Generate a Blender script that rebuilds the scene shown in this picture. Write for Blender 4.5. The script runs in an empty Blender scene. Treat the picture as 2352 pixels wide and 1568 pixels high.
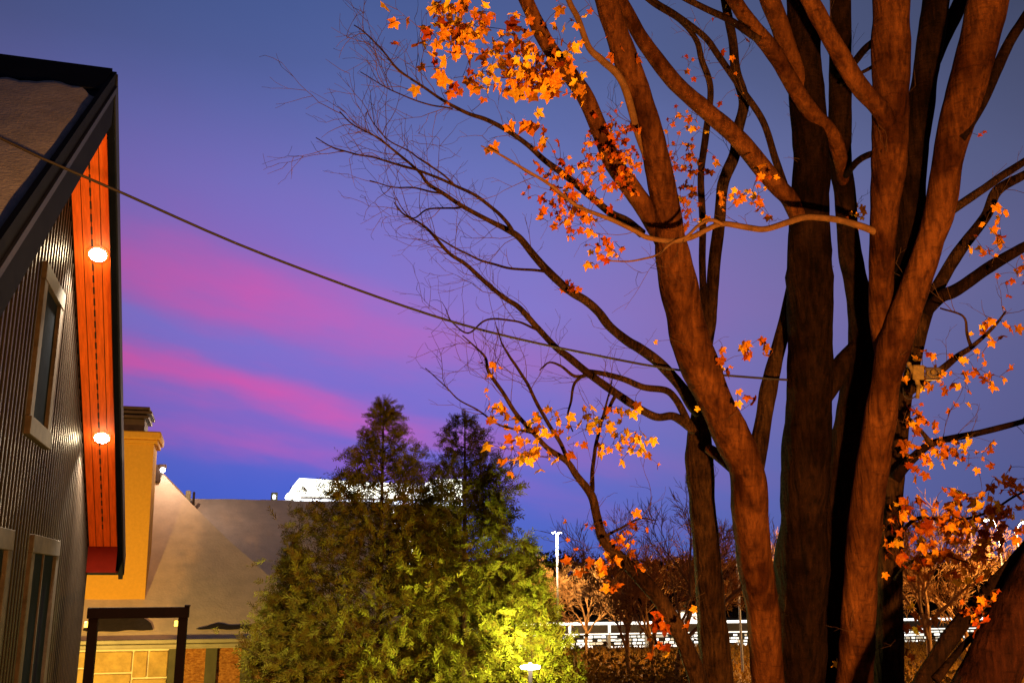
import bpy, math, random
import numpy as np
from mathutils import Vector, Matrix, noise as mnoise

random.seed(7); rng = np.random.default_rng(7)
scene = bpy.context.scene
COL = scene.collection

# ------------------------------------------------------------------ camera
CAM = np.array([0.0, 0.0, 1.65])
FPX = 35 / 36 * 2352                     # focal length in pixels of a 2352 px wide view
PITCH = math.atan((1330 - 784) / FPX)
YAW = math.radians(16.27)
cam = bpy.data.cameras.new('camera'); cam.lens = 35; cam.sensor_width = 36
cam.clip_start = 0.05; cam.clip_end = 3000
cam_o = bpy.data.objects.new('camera', cam); COL.objects.link(cam_o)
cam_o.location = CAM; cam_o.rotation_euler = (math.pi / 2 + PITCH, 0, -YAW)
scene.camera = cam_o
scene.view_settings.view_transform = 'Standard'; scene.view_settings.look = 'None'
scene.view_settings.exposure = 0.0; scene.view_settings.gamma = 1.0
scene.render.resolution_x = 1024; scene.render.resolution_y = 682
try:
    scene.cycles.max_bounces = 6; scene.cycles.diffuse_bounces = 2; scene.cycles.glossy_bounces = 2
    scene.cycles.transmission_bounces = 3; scene.cycles.transparent_max_bounces = 6
    scene.cycles.sample_clamp_indirect = 3.0
    scene.cycles.use_denoising = True
except Exception:
    pass

_fw = np.array([math.sin(YAW) * math.cos(PITCH), math.cos(YAW) * math.cos(PITCH), math.sin(PITCH)])
_rt = np.array([math.cos(YAW), -math.sin(YAW), 0.0]); _up = np.cross(_rt, _fw)
def ray(x, y): return _fw * FPX + _rt * (x - 1176) + _up * (784 - y)
def P(x, y, d): return CAM + ray(x, y) / FPX * d
def on_plane(x, y, ax, v):
    r = ray(x, y); return CAM + r * ((v - CAM[ax]) / r[ax])
def lin(c):
    return tuple(((v / 255) / 12.92 if v <= 10 else ((v / 255 + 0.055) / 1.055) ** 2.4) for v in c)

# ------------------------------------------------------------------ world: dusk sky
W = bpy.data.worlds.new('World'); scene.world = W; W.use_nodes = True
nt = W.node_tree; nt.nodes.clear(); L = nt.links
def wn(t, **k):
    n = nt.nodes.new(t)
    for a, b in k.items(): setattr(n, a, b)
    return n
def wm(op, a, b=None, c=None):
    n = wn('ShaderNodeMath', operation=op)
    for i, v in enumerate((a, b, c)):
        if v is None: continue
        if isinstance(v, (int, float)): n.inputs[i].default_value = v
        else: L.new(v, n.inputs[i])
    return n.outputs[0]
def wmix(f, a, b, bt='MIX'):
    n = wn('ShaderNodeMix', data_type='RGBA', blend_type=bt)
    if isinstance(f, (int, float)): n.inputs[0].default_value = f
    else: L.new(f, n.inputs[0])
    for i, v in ((6, a), (7, b)):
        if isinstance(v, tuple): n.inputs[i].default_value = v + (1,)
        else: L.new(v, n.inputs[i])
    return n.outputs[2]
def wgauss(v, c, w):
    t = wm('DIVIDE', wm('SUBTRACT', v, c), w)
    return wm('EXPONENT', wm('MULTIPLY', wm('MULTIPLY', t, t), -1.0))
tc = wn('ShaderNodeTexCoord'); sx = wn('ShaderNodeSeparateXYZ'); L.new(tc.outputs['Generated'], sx.inputs[0])
az = wm('SUBTRACT', wm('ARCTAN2', sx.outputs[0], sx.outputs[1]), YAW)
el = wm('ARCSINE', sx.outputs[2])
def wnoise(su, sv, off, detail=4.0, rough=0.55):
    cv = wn('ShaderNodeCombineXYZ')
    L.new(wm('MULTIPLY', az, su), cv.inputs[0]); L.new(wm('MULTIPLY', wm('ADD', el, wm('MULTIPLY', az, 0.18)), sv), cv.inputs[1])
    cv.inputs[2].default_value = off
    n = wn('ShaderNodeTexNoise'); n.inputs['Scale'].default_value = 1.0
    n.inputs['Detail'].default_value = detail; n.inputs['Roughness'].default_value = rough
    L.new(cv.outputs[0], n.inputs['Vector'])
    return wm('SUBTRACT', n.outputs['Fac'], 0.5)
n4 = wnoise(16.0, 40.0, 2.7, 5.0, 0.6)
n1 = wnoise(3.0, 13.0, 1.3); n2 = wnoise(5.0, 9.0, 8.1, 5.0); n3 = wnoise(7.0, 28.0, 4.4, 5.0)
vv = wm('ADD', wm('ADD', el, wm('MULTIPLY', az, 0.18)), wm('ADD', wm('MULTIPLY', n1, 0.085), wm('MULTIPLY', n3, 0.032)))
ramp = wn('ShaderNodeValToRGB'); L.new(wm('ADD', el, wm('MULTIPLY', n2, 0.05)), ramp.inputs[0])
cr = ramp.color_ramp
stops = [(0.0, (60, 90, 192)), (0.08, (66, 98, 206)), (0.16, (92, 108, 210)), (0.26, (116, 120, 212)), (0.38, (98, 114, 190)),
         (0.50, (78, 95, 154)), (0.65, (58, 80, 132)), (1.0, (44, 62, 100))]
while len(cr.elements) < len(stops): cr.elements.new(0.5)
for e_, (p_, c_) in zip(cr.elements, stops): e_.position = p_; e_.color = lin(c_) + (1,)
col = ramp.outputs[0]
# glow of the set sun lies towards the left of the view and fades with azimuth
env = wm('MULTIPLY', wgauss(az, -0.32, 0.36), wm('ADD', 0.95, wm('MULTIPLY', n2, 1.3)))
vh = wm('ADD', el, wm('MULTIPLY', az, 0.12))
haze_f = wm('MULTIPLY', wgauss(vh, 0.235, 0.13), wm('ADD', wm('ADD', 0.10, wm('MULTIPLY', wgauss(az, -0.36, 0.36), 0.58)), wm('MULTIPLY', n2, 0.7)))
haze_f = wm('ADD', haze_f, wm('MULTIPLY', wm('MULTIPLY', wgauss(az, 0.20, 0.16), wgauss(el, 0.27, 0.09)), 0.42))
haze_f = wm('MULTIPLY', haze_f, wm('SUBTRACT', 1.0, wm('MULTIPLY', wm('MULTIPLY', wgauss(vv, 0.168, 0.016), wgauss(az, -0.34, 0.22)), 0.75)))
col = wmix(wm('MAXIMUM', haze_f, 0.0), col, lin((150, 100, 188)))
b1 = wgauss(vv, 0.222, 0.034); b2 = wgauss(vv, 0.134, 0.019); b3 = wgauss(vv, 0.084, 0.016)
fb = wm('MULTIPLY', env, wm('ADD', wm('ADD', wm('MULTIPLY', b1, 0.55), wm('MULTIPLY', b2, 0.86)), wm('MULTIPLY', b3, 0.42)))
fb = wm('MULTIPLY', fb, wm('ADD', 0.98, wm('MULTIPLY', wm('ADD', n4, n3), 0.75)))
fb = wm('MINIMUM', wm('MAXIMUM', fb, 0.0), 0.9)
col = wmix(fb, col, lin((208, 90, 178)))
side = wgauss(az, -0.25, 0.62)                      # away from the afterglow the sky turns greyer and darker
hsv = wn('ShaderNodeHueSaturation'); L.new(col, hsv.inputs['Color']); L.new(wm('ADD', 0.72, wm('MULTIPLY', 0.28, side)), hsv.inputs['Saturation'])
L.new(wm('ADD', 0.22, wm('MULTIPLY', 0.82, wgauss(az, -0.12, 0.52))), hsv.inputs['Value'])
sc_ = hsv
bg = wn('ShaderNodeBackground'); bg.inputs['Strength'].default_value = 1.0
L.new(sc_.outputs[0], bg.inputs['Color'])
wo = wn('ShaderNodeOutputWorld'); L.new(bg.outputs[0], wo.inputs['Surface'])

# ------------------------------------------------------------------ helpers
def tag(o, label=None, cat=None, group=None, kind=None):
    if label: o['label'] = label
    if cat: o['category'] = cat
    if group: o['group'] = group
    if kind: o['kind'] = kind
    return o
def link(o, parent=None):
    COL.objects.link(o)
    if parent is not None: o.parent = parent
    return o
def thing(name, label, cat, loc=(0, 0, 0), group=None):
    o = bpy.data.objects.new(name, None); o.empty_display_size = 0.2
    link(o); o.location = loc
    return tag(o, label, cat, group)
def world_of(o):
    v = Vector((0, 0, 0))
    while o is not None: v = v + o.location; o = o.parent
    return v
def mesh_obj(name, V, Fc, mat, parent=None, smooth=False, mats=None, midx=None):
    """vertices in world metres; the object keeps them relative to its parent's origin"""
    me = bpy.data.meshes.new(name)
    V = np.asarray(V, float).reshape(-1, 3)
    if parent is not None: V = V - np.array(world_of(parent))
    me.from_pydata(V.tolist(), [], Fc if isinstance(Fc, list) else Fc.tolist())
    for m in (mats or [mat]): me.materials.append(m)
    if midx is not None: me.polygons.foreach_set('material_index', np.asarray(midx, np.int32))
    if smooth: me.polygons.foreach_set('use_smooth', np.ones(len(me.polygons), bool))
    me.update()
    return link(bpy.data.objects.new(name, me), parent)
BOXF = [(0, 3, 2, 1), (4, 5, 6, 7), (0, 1, 5, 4), (1, 2, 6, 5), (2, 3, 7, 6), (3, 0, 4, 7)]
def bev_box(x0, x1, y0, y1, z0, z1, b=0.0):
    if b <= 0:
        V = [(x0, y0, z0), (x1, y0, z0), (x1, y1, z0), (x0, y1, z0), (x0, y0, z1), (x1, y0, z1), (x1, y1, z1), (x0, y1, z1)]
        return V, list(BOXF)
    V = []; idx = {}
    for ix, (xa, sx_) in enumerate(((x0, 1), (x1, -1))):
        for iy, (ya, sy_) in enumerate(((y0, 1), (y1, -1))):
            for iz, (za, sz_) in enumerate(((z0, 1), (z1, -1))):
                idx[ix, iy, iz] = len(V)
                V += [(xa, ya + sy_ * b, za + sz_ * b), (xa + sx_ * b, ya, za + sz_ * b), (xa + sx_ * b, ya + sy_ * b, za)]
    Fc = []
    for ix in (0, 1):
        f = [idx[ix, 0, 0], idx[ix, 1, 0], idx[ix, 1, 1], idx[ix, 0, 1]]; Fc.append(tuple(f if ix else f[::-1]))
    for iy in (0, 1):
        f = [idx[0, iy, 0] + 1, idx[0, iy, 1] + 1, idx[1, iy, 1] + 1, idx[1, iy, 0] + 1]; Fc.append(tuple(f if iy else f[::-1]))
    for iz in (0, 1):
        f = [idx[0, 0, iz] + 2, idx[1, 0, iz] + 2, idx[1, 1, iz] + 2, idx[0, 1, iz] + 2]; Fc.append(tuple(f if iz else f[::-1]))
    for a in (0, 1):
        for b_ in (0, 1):
            Fc.append((idx[0, a, b_] + 1, idx[1, a, b_] + 1, idx[1, a, b_] + 2, idx[0, a, b_] + 2))
            Fc.append((idx[a, 0, b_], idx[a, 1, b_], idx[a, 1, b_] + 2, idx[a, 0, b_] + 2))
            Fc.append((idx[a, b_, 0], idx[a, b_, 1], idx[a, b_, 1] + 1, idx[a, b_, 0] + 1))
    for k in idx.values(): Fc.append((k, k + 1, k + 2))
    return V, Fc
def box(name, x0, x1, y0, y1, z0, z1, mat, parent=None, b=0.0):
    V, Fc = bev_box(min(x0, x1), max(x0, x1), min(y0, y1), max(y0, y1), min(z0, z1), max(z0, z1), b)
    return mesh_obj(name, V, Fc, mat, parent)
def prism_yz(name, poly, x0, x1, mat, parent=None):
    n = len(poly)
    V = [(x0, a, b) for a, b in poly] + [(x1, a, b) for a, b in poly]
    Fc = [tuple(range(n))[::-1], tuple(range(n, 2 * n))] + [(i, (i + 1) % n, n + (i + 1) % n, n + i) for i in range(n)]
    return mesh_obj(name, V, Fc, mat, parent)
class Soup:
    def __init__(s): s.V = []; s.F = []; s.M = []
    def add(s, V, Fc, m=0):
        o = len(s.V); s.V += [tuple(v) for v in V]; s.F += [tuple(i + o for i in f) for f in Fc]; s.M += [m] * len(Fc)
    def build(s, name, mat, parent=None, smooth=False, mats=None):
        return mesh_obj(name, s.V, s.F, mat, parent, smooth, mats, s.M if mats else None)
def frames(pts):
    pts = np.asarray(pts, float); n = len(pts)
    T = np.gradient(pts, axis=0); T /= np.linalg.norm(T, axis=1, keepdims=True) + 1e-9
    a = np.array([0.3, 1, 0.2]); U = np.cross(T[0], a); U /= np.linalg.norm(U) + 1e-9
    Us = [U]
    for i in range(1, n):
        U = Us[-1] - T[i] * np.dot(Us[-1], T[i]); U /= np.linalg.norm(U) + 1e-9; Us.append(U)
    Us = np.array(Us); return T, Us, np.cross(T, Us)
def tube_vf(pts, radii, sides, amp=0.0, freq=6.0, cap=True):
    pts = np.asarray(pts, float); radii = np.asarray(radii, float)
    T, U, B = frames(pts); V = []; n = len(pts)
    for i in range(n):
        for k in range(sides):
            t = 2 * math.pi * k / sides; d = U[i] * math.cos(t) + B[i] * math.sin(t); r = radii[i]
            if amp:
                q = pts[i] + d * r
                r *= 1 + amp * (mnoise.noise(Vector((q[0] * freq, q[1] * freq, q[2] * freq * 0.45))) + 0.5 * mnoise.noise(Vector((q[0] * freq * 3, q[1] * freq * 3, q[2] * freq))))
            V.append(tuple(pts[i] + d * r))
    Fc = [(i * sides + k, i * sides + (k + 1) % sides, (i + 1) * sides + (k + 1) % sides, (i + 1) * sides + k) for i in range(n - 1) for k in range(sides)]
    if cap: Fc += [tuple(range(sides))[::-1], tuple(range((n - 1) * sides, n * sides))]
    return V, Fc
def tube(name, pts, radii, mat, parent=None, sides=8, amp=0.0, freq=6.0):
    V, Fc = tube_vf(pts, radii, sides, amp, freq)
    return mesh_obj(name, V, Fc, mat, parent, smooth=True)
def catmull(pts, vals, step):
    pts = np.asarray(pts, float); vals = np.asarray(vals, float)
    ext = np.vstack([2 * pts[0] - pts[1], pts, 2 * pts[-1] - pts[-2]]); ve = np.concatenate([[vals[0]], vals, [vals[-1]]])
    O = []; R = []
    for i in range(1, len(ext) - 2):
        p0, p1, p2, p3 = ext[i - 1:i + 3]; n = max(2, int(np.linalg.norm(p2 - p1) / step))
        for k in range(n):
            t = k / n
            O.append(0.5 * ((2 * p1) + (p2 - p0) * t + (2 * p0 - 5 * p1 + 4 * p2 - p3) * t * t + (3 * p1 - p0 - 3 * p2 + p3) * t ** 3))
            R.append(ve[i] * (1 - t) + ve[i + 1] * t)
    O.append(ext[-2]); R.append(ve[-2])
    return np.array(O), np.array(R)

# ------------------------------------------------------------------ materials
def mk(name):
    m = bpy.data.materials.new(name); m.use_nodes = True
    n = m.node_tree; b = n.nodes['Principled BSDF']; return m, n, b
def mat(name, c, rough=0.7, metal=0.0, var=0.25, scale=6.0, stretch=(1, 1, 1), bump=0.0, bscale=None, spec=0.3, c2=None, detail=5.0, emit=None, est=0.0):
    m, n, b = mk(name)
    tcn = n.nodes.new('ShaderNodeTexCoord'); mp = n.nodes.new('ShaderNodeMapping'); mp.inputs['Scale'].default_value = stretch
    n.links.new(tcn.outputs['Object'], mp.inputs[0])
    nz = n.nodes.new('ShaderNodeTexNoise'); nz.inputs['Scale'].default_value = scale; nz.inputs['Detail'].default_value = detail
    nz.inputs['Roughness'].default_value = 0.65
    n.links.new(mp.outputs[0], nz.inputs['Vector'])
    rp = n.nodes.new('ShaderNodeValToRGB'); n.links.new(nz.outputs['Fac'], rp.inputs[0])
    lo = c2 if c2 else tuple(v * (1 - var) for v in c)
    hi = c if c2 else tuple(min(1, v * (1 + var)) for v in c)
    rp.color_ramp.elements[0].position = 0.3; rp.color_ramp.elements[0].color = tuple(lo) + (1,)
    rp.color_ramp.elements[1].position = 0.72; rp.color_ramp.elements[1].color = tuple(hi) + (1,)
    n.links.new(rp.outputs[0], b.inputs['Base Color'])
    b.inputs['Roughness'].default_value = rough; b.inputs['Metallic'].default_value = metal
    b.inputs['Specular IOR Level'].default_value = spec
    if bump:
        nb = nz
        if bscale:
            nb = n.nodes.new('ShaderNodeTexNoise'); nb.inputs['Scale'].default_value = bscale; nb.inputs['Detail'].default_value = 6
            n.links.new(mp.outputs[0], nb.inputs['Vector'])
        bp = n.nodes.new('ShaderNodeBump'); bp.inputs['Strength'].default_value = bump; bp.inputs['Distance'].default_value = 0.03
        n.links.new(nb.outputs['Fac'], bp.inputs['Height']); n.links.new(bp.outputs[0], b.inputs['Normal'])
    if emit: b.inputs['Emission Color'].default_value = tuple(emit) + (1,); b.inputs['Emission Strength'].default_value = est
    return m
def emat(name, c, s):
    m, n, b = mk(name)
    b.inputs['Base Color'].default_value = (0.8, 0.8, 0.8, 1); b.inputs['Emission Color'].default_value = tuple(c) + (1,)
    b.inputs['Emission Strength'].default_value = s; return m
def leafmat(name, c, trans=0.4, var=0.3):
    m, n, b = mk(name); out = n.nodes['Material Output']; n.nodes.remove(b)
    tcn = n.nodes.new('ShaderNodeTexCoord'); oi = n.nodes.new('ShaderNodeObjectInfo')
    nz = n.nodes.new('ShaderNodeTexNoise'); nz.inputs['Scale'].default_value = 9.0; nz.inputs['Detail'].default_value = 3
    n.links.new(tcn.outputs['Object'], nz.inputs['Vector'])
    rp = n.nodes.new('ShaderNodeValToRGB'); n.links.new(nz.outputs['Fac'], rp.inputs[0])
    rp.color_ramp.elements[0].position = 0.3; rp.color_ramp.elements[0].color = (c[0] * (1 - var), c[1] * (1 - 1.6 * var), c[2] * 0.6, 1)
    rp.color_ramp.elements[1].position = 0.7; rp.color_ramp.elements[1].color = (min(1, c[0] * (1 + var * .5)), c[1] * (1 + var), c[2], 1)
    hs = n.nodes.new('ShaderNodeHueSaturation'); n.links.new(rp.outputs[0], hs.inputs['Color'])
    mr = n.nodes.new('ShaderNodeMapRange'); n.links.new(oi.outputs['Random'], mr.inputs[0]); mr.inputs[3].default_value = 0.5; mr.inputs[4].default_value = 1.2
    n.links.new(mr.outputs[0], hs.inputs['Value'])
    d = n.nodes.new('ShaderNodeBsdfDiffuse'); t = n.nodes.new('ShaderNodeBsdfTranslucent')
    n.links.new(hs.outputs[0], d.inputs[0]); n.links.new(hs.outputs[0], t.inputs[0])
    mx = n.nodes.new('ShaderNodeMixShader'); mx.inputs[0].default_value = trans
    n.links.new(d.outputs[0], mx.inputs[1]); n.links.new(t.outputs[0], mx.inputs[2]); n.links.new(mx.outputs[0], out.inputs[0])
    return m
def barkmat(name, hi, lo, fine=11.0, bump=0.9, lent=0.5):
    m, n, b = mk(name); N_ = n.nodes; K = n.links
    tcn = N_.new('ShaderNodeTexCoord')
    def nz(scale, st, detail=6, rough=0.65):
        mp = N_.new('ShaderNodeMapping'); mp.inputs['Scale'].default_value = st; K.new(tcn.outputs['Object'], mp.inputs[0])
        t = N_.new('ShaderNodeTexNoise'); t.inputs['Scale'].default_value = scale; t.inputs['Detail'].default_value = detail; t.inputs['Roughness'].default_value = rough
        K.new(mp.outputs[0], t.inputs['Vector']); return t.outputs['Fac']
    def ramp_(f, p0, c0, p1, c1):
        r = N_.new('ShaderNodeValToRGB'); K.new(f, r.inputs[0]); r.color_ramp.elements[0].position = p0; r.color_ramp.elements[0].color = c0 + (1,)
        r.color_ramp.elements[1].position = p1; r.color_ramp.elements[1].color = c1 + (1,); return r.outputs[0]
    f1 = nz(fine, (2.2, 2.2, 0.28)); f2 = nz(2.3, (1, 1, 0.7), 3); f3 = nz(9.0, (0.7, 0.7, 3.4), 2)
    c = ramp_(f1, 0.34, lo, 0.66, hi)
    def mul(a, b_):
        x = N_.new('ShaderNodeMix'); x.data_type = 'RGBA'; x.blend_type = 'MULTIPLY'; x.inputs[0].default_value = 1.0; K.new(a, x.inputs[6]); K.new(b_, x.inputs[7]); return x.outputs[2]
    c = mul(c, ramp_(f2, 0.36, (0.34, 0.28, 0.28), 0.66, (1.3, 1.3, 1.25)))
    c = mul(c, ramp_(f3, 0.30, (1 - lent, 1 - lent, 1 - lent), 0.42, (1.0, 1.0, 1.0)))
    K.new(c, b.inputs['Base Color']); b.inputs['Roughness'].default_value = 0.95; b.inputs['Specular IOR Level'].default_value = 0.03
    ad = N_.new('ShaderNodeMath'); ad.operation = 'ADD'; K.new(f1, ad.inputs[0]); sc3 = N_.new('ShaderNodeMath'); sc3.operation = 'MULTIPLY'; sc3.inputs[1].default_value = 0.35; K.new(f3, sc3.inputs[0]); K.new(sc3.outputs[0], ad.inputs[1])
    bp = N_.new('ShaderNodeBump'); bp.inputs['Strength'].default_value = bump; bp.inputs['Distance'].default_value = 0.045
    K.new(ad.outputs[0], bp.inputs['Height']); K.new(bp.outputs[0], b.inputs['Normal'])
    return m
M = {}
M['ground'] = mat('leaf_litter_ground', (0.13, 0.065, 0.014), 0.95, scale=1.5, c2=(0.05, 0.03, 0.008), bump=0.6, bscale=14)
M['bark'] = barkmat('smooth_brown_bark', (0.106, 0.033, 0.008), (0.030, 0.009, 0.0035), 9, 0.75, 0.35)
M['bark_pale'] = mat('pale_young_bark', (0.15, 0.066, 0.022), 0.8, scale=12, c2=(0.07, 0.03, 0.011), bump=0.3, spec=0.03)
M['bark_dark'] = barkmat('shaded_dark_bark', (0.017, 0.0065, 0.003), (0.004, 0.002, 0.0015), 9, 1.0, 0.3)  # dark stems; shade on the rear ones is painted into the bark colour
M['bark_rough'] = barkmat('rough_furrowed_bark', (0.056, 0.024, 0.009), (0.010, 0.005, 0.003), 16, 1.0, 0.3)
M['bark_red'] = barkmat('dark_red_bark', (0.034, 0.009, 0.004), (0.010, 0.003, 0.002), 10, 1.0, 0.4)
M['twig'] = mat('twig_bark', (0.055, 0.026, 0.014), 0.9, scale=8, spec=0.03)
M['far_bark'] = mat('far_bare_wood', (0.25, 0.125, 0.04), 0.95, scale=3, spec=0.03)
M['leaf_red'] = leafmat('maple_leaf_red', (0.36, 0.050, 0.006), 0.4, 0.4)
M['leaf_rust'] = leafmat('maple_leaf_rust', (0.46, 0.105, 0.008), 0.35, 0.4)
M['leaf_orange'] = leafmat('maple_leaf_orange', (0.70, 0.235, 0.012), 0.3, 0.4)
M['leaf_amber'] = leafmat('maple_leaf_amber', (0.82, 0.40, 0.02), 0.3)
M['cedar'] = leafmat('cedar_spray', (0.130, 0.110, 0.012), 0.25, 0.45)
M['shrub'] = leafmat('dry_shrub_leaf', (0.26, 0.12, 0.02), 0.25, 0.4)
M['siding'] = mat('dark_bronze_siding', (0.017, 0.012, 0.009), 0.45, metal=0.1, var=0.3, scale=5, stretch=(1, 1, 0.25), spec=0.12, bump=0.06)
M['fascia'] = mat('black_blue_metal', (0.004, 0.0045, 0.009), 0.75, var=0.3, scale=3, spec=0.02)
M['fascia_lip'] = mat('metal_edge_lip', (0.018, 0.019, 0.03), 0.6, var=0.2, scale=3, spec=0.08)
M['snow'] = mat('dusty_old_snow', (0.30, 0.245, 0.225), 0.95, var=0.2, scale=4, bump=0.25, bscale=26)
M['cedar_board'] = mat('orange_cedar_board', (0.68, 0.105, 0.007), 0.65, var=0.28, scale=4, stretch=(8, 0.7, 0.7), bump=0.08)
M['cedar_shaded'] = mat('shaded_end_board', (0.085, 0.005, 0.002), 0.9, var=0.15, scale=5, spec=0.02)  # cedar end board with its unlit tone painted into the colour
M['slot'] = mat('dark_vent_slot', (0.02, 0.012, 0.01), 0.8)
M['frame'] = mat('taupe_window_frame', (0.042, 0.028, 0.021), 0.7, var=0.4, scale=8, spec=0.08)
M['glass'] = mat('dark_window_glass', (0.006, 0.007, 0.010), 0.45, var=0.2, spec=0.08)
_g = M['glass'].node_tree.nodes['Principled BSDF']; _g.inputs['IOR'].default_value = 1.06; _g.inputs['Roughness'].default_value = 0.6
M['snow_far'] = mat('brightened_roof_snow', (0.74, 0.58, 0.44), 0.95, var=0.12, scale=3, bump=0.25, bscale=20)  # lighter than the near snow; missing lamplight is made up in the colour
M['stucco'] = mat('yellow_stucco', (0.66, 0.36, 0.05), 0.9, var=0.08, scale=14, bump=0.15, bscale=60)
M['chim_metal'] = mat('brown_chimney_metal', (0.06, 0.035, 0.03), 0.6, var=0.3, scale=6)
M['stone'] = mat('tan_ashlar_stone', (0.50, 0.35, 0.12), 0.9, var=0.3, scale=4, bump=0.5, bscale=9)
M['mortar'] = mat('pale_mortar', (0.85, 0.76, 0.55), 0.95, var=0.1)
M['rough_wall'] = mat('rough_orange_render', (0.60, 0.28, 0.07), 0.95, scale=14, c2=(0.20, 0.06, 0.012), bump=1.0, bscale=16, stretch=(1, 1, 1.8))
M['post_green'] = mat('dark_olive_post', (0.09, 0.085, 0.045), 0.7, var=0.2)
M['gutter'] = mat('pale_green_gutter', (0.34, 0.31, 0.22), 0.5, var=0.15, scale=3)
M['dark_roof'] = mat('dark_bare_roof', (0.03, 0.022, 0.02), 0.9, var=0.3, scale=10)
M['black_steel'] = mat('black_painted_steel', (0.006, 0.0025, 0.002), 0.6, var=0.2, spec=0.02)
M['galv'] = mat('galvanised_pole', (0.25, 0.25, 0.26), 0.5, metal=0.2, var=0.1)
M['concrete'] = mat('pale_concrete', (0.45, 0.43, 0.38), 0.9, var=0.15, scale=0.6)
M['dark_panel'] = mat('dark_railing_panel', (0.05, 0.04, 0.03), 0.7)
M['cable'] = mat('black_cable', (0.018, 0.011, 0.008), 0.7)
M['sec_yellow'] = mat('aged_yellow_plastic', (0.15, 0.085, 0.020), 0.8, var=0.4, scale=20)
M['sec_dark'] = mat('dark_plastic', (0.05, 0.03, 0.025), 0.5)
M['office'] = mat('office_concrete', (0.22, 0.20, 0.20), 0.9, var=0.15, scale=0.3)
M['wood_far'] = leafmat('far_wood_foliage', (0.06, 0.035, 0.012), 0.1, 0.4)
M['e_lamp'] = emat('warm_lamp_lens', (1.0, 0.80, 0.46), 220)
M['e_white'] = emat('cool_white_lamp', (0.85, 0.93, 1.0), 30)
M['e_garage'] = emat('lit_garage_bay', (1.0, 0.97, 0.82), 1.25)
M['e_garage3'] = emat('dim_garage_bay', (1.0, 0.88, 0.62), 0.4)
M['e_garage2'] = emat('lit_garage_strip', (1.0, 0.98, 0.90), 2.2)
M['e_office'] = emat('lit_roof_crown', (1.0, 1.0, 0.82), 5.0)
M['e_win'] = emat('lit_office_window', (1.0, 0.92, 0.75), 5)
M['e_win2'] = emat('cool_office_window', (0.75, 0.85, 1.0), 4)
M['e_amber'] = emat('amber_marker_lamp', (1.0, 0.55, 0.05), 4)
M['e_garden'] = emat('garden_lamp_glass', (1.0, 1.0, 0.72), 14)
M['e_sodium'] = emat('sodium_lamp_glass', (1.0, 0.55, 0.16), 20)
M['e_red'] = emat('red_signal', (1.0, 0.03, 0.02), 3)

def lamp(name, loc, power, color, parent, radius=0.08, spot=None, blend=0.5, rot=(0, 0, 0)):
    l = bpy.data.lights.new(name, 'SPOT' if spot else 'POINT'); l.energy = power; l.color = color; l.shadow_soft_size = radius
    if spot: l.spot_size = math.radians(spot); l.spot_blend = blend
    o = bpy.data.objects.new(name, l); link(o, parent); o.location = Vector(loc) - world_of(parent); o.rotation_euler = rot
    return o

# ------------------------------------------------------------------ ground
GY = [-400, 3, 10, 18, 30, 60, 95, 3000]; GZ = [0, 0, -1.3, -3.3, -4.2, -5.0, -5.25, -5.25]
def gh(x, y):
    b = float(np.interp(y, GY, GZ))
    return b + 0.10 * mnoise.noise(Vector((x * 0.25, y * 0.25, 0))) * (1 if y > 4 else 0.2)
xs = np.concatenate([np.linspace(-1500, -60, 14), np.linspace(-50, 130, 110), np.linspace(150, 1500, 14)])
ys = np.concatenate([np.linspace(-300, -10, 8), np.linspace(-6, 110, 110), np.linspace(130, 2500, 16)])
GV = [(x, y, gh(x, y)) for y in ys for x in xs]; nx = len(xs)
GF = [(j * nx + i, j * nx + i + 1, (j + 1) * nx + i + 1, (j + 1) * nx + i) for j in range(len(ys) - 1) for i in range(nx - 1)]
tag(mesh_obj('ground', GV, GF, M['ground'], None, True), kind='structure')

# ------------------------------------------------------------------ the dark gabled house on the left
XW, XF = -2.0, -1.45                 # gable wall plane, outer plane of the rake overhang
YA, ZA = 11.41, 7.34                 # ridge
SN, SF = 0.78, 0.765                 # near / far slopes
YN, YE = 4.4, 18.36                  # near eave, far eave end
XL = -15.0
def roof_n(y): return ZA - SN * (YA - y)
def roof_f(y): return ZA - SF * (y - YA)
house = thing('gabled_house', 'dark metal-clad gabled house with orange wooden soffit and two recessed lights', 'house', (XW - 3, YA, gh(-5, YA)))
T = 0.34
prism_yz('roof_slope', [(YN, roof_n(YN)), (YA, ZA), (YA, ZA - T), (YN, roof_n(YN) - T)], XL, XF - 0.06, M['fascia'], house)
prism_yz('roof_slope', [(YA, ZA), (YE, roof_f(YE)), (YE, roof_f(YE) - 0.30), (YA, ZA - 0.30)], XL, XF - 0.06, M['fascia'], house)
wall = prism_yz('wall', [(YN + 0.5, -3.2), (YE - 0.25, -3.8), (YE - 0.25, roof_f(YE - 0.25) - 0.3), (YA, ZA - T - 0.02), (YN + 0.5, roof_n(YN + 0.5) - T)], XL + 0.5, XW, M['siding'], house)
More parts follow.
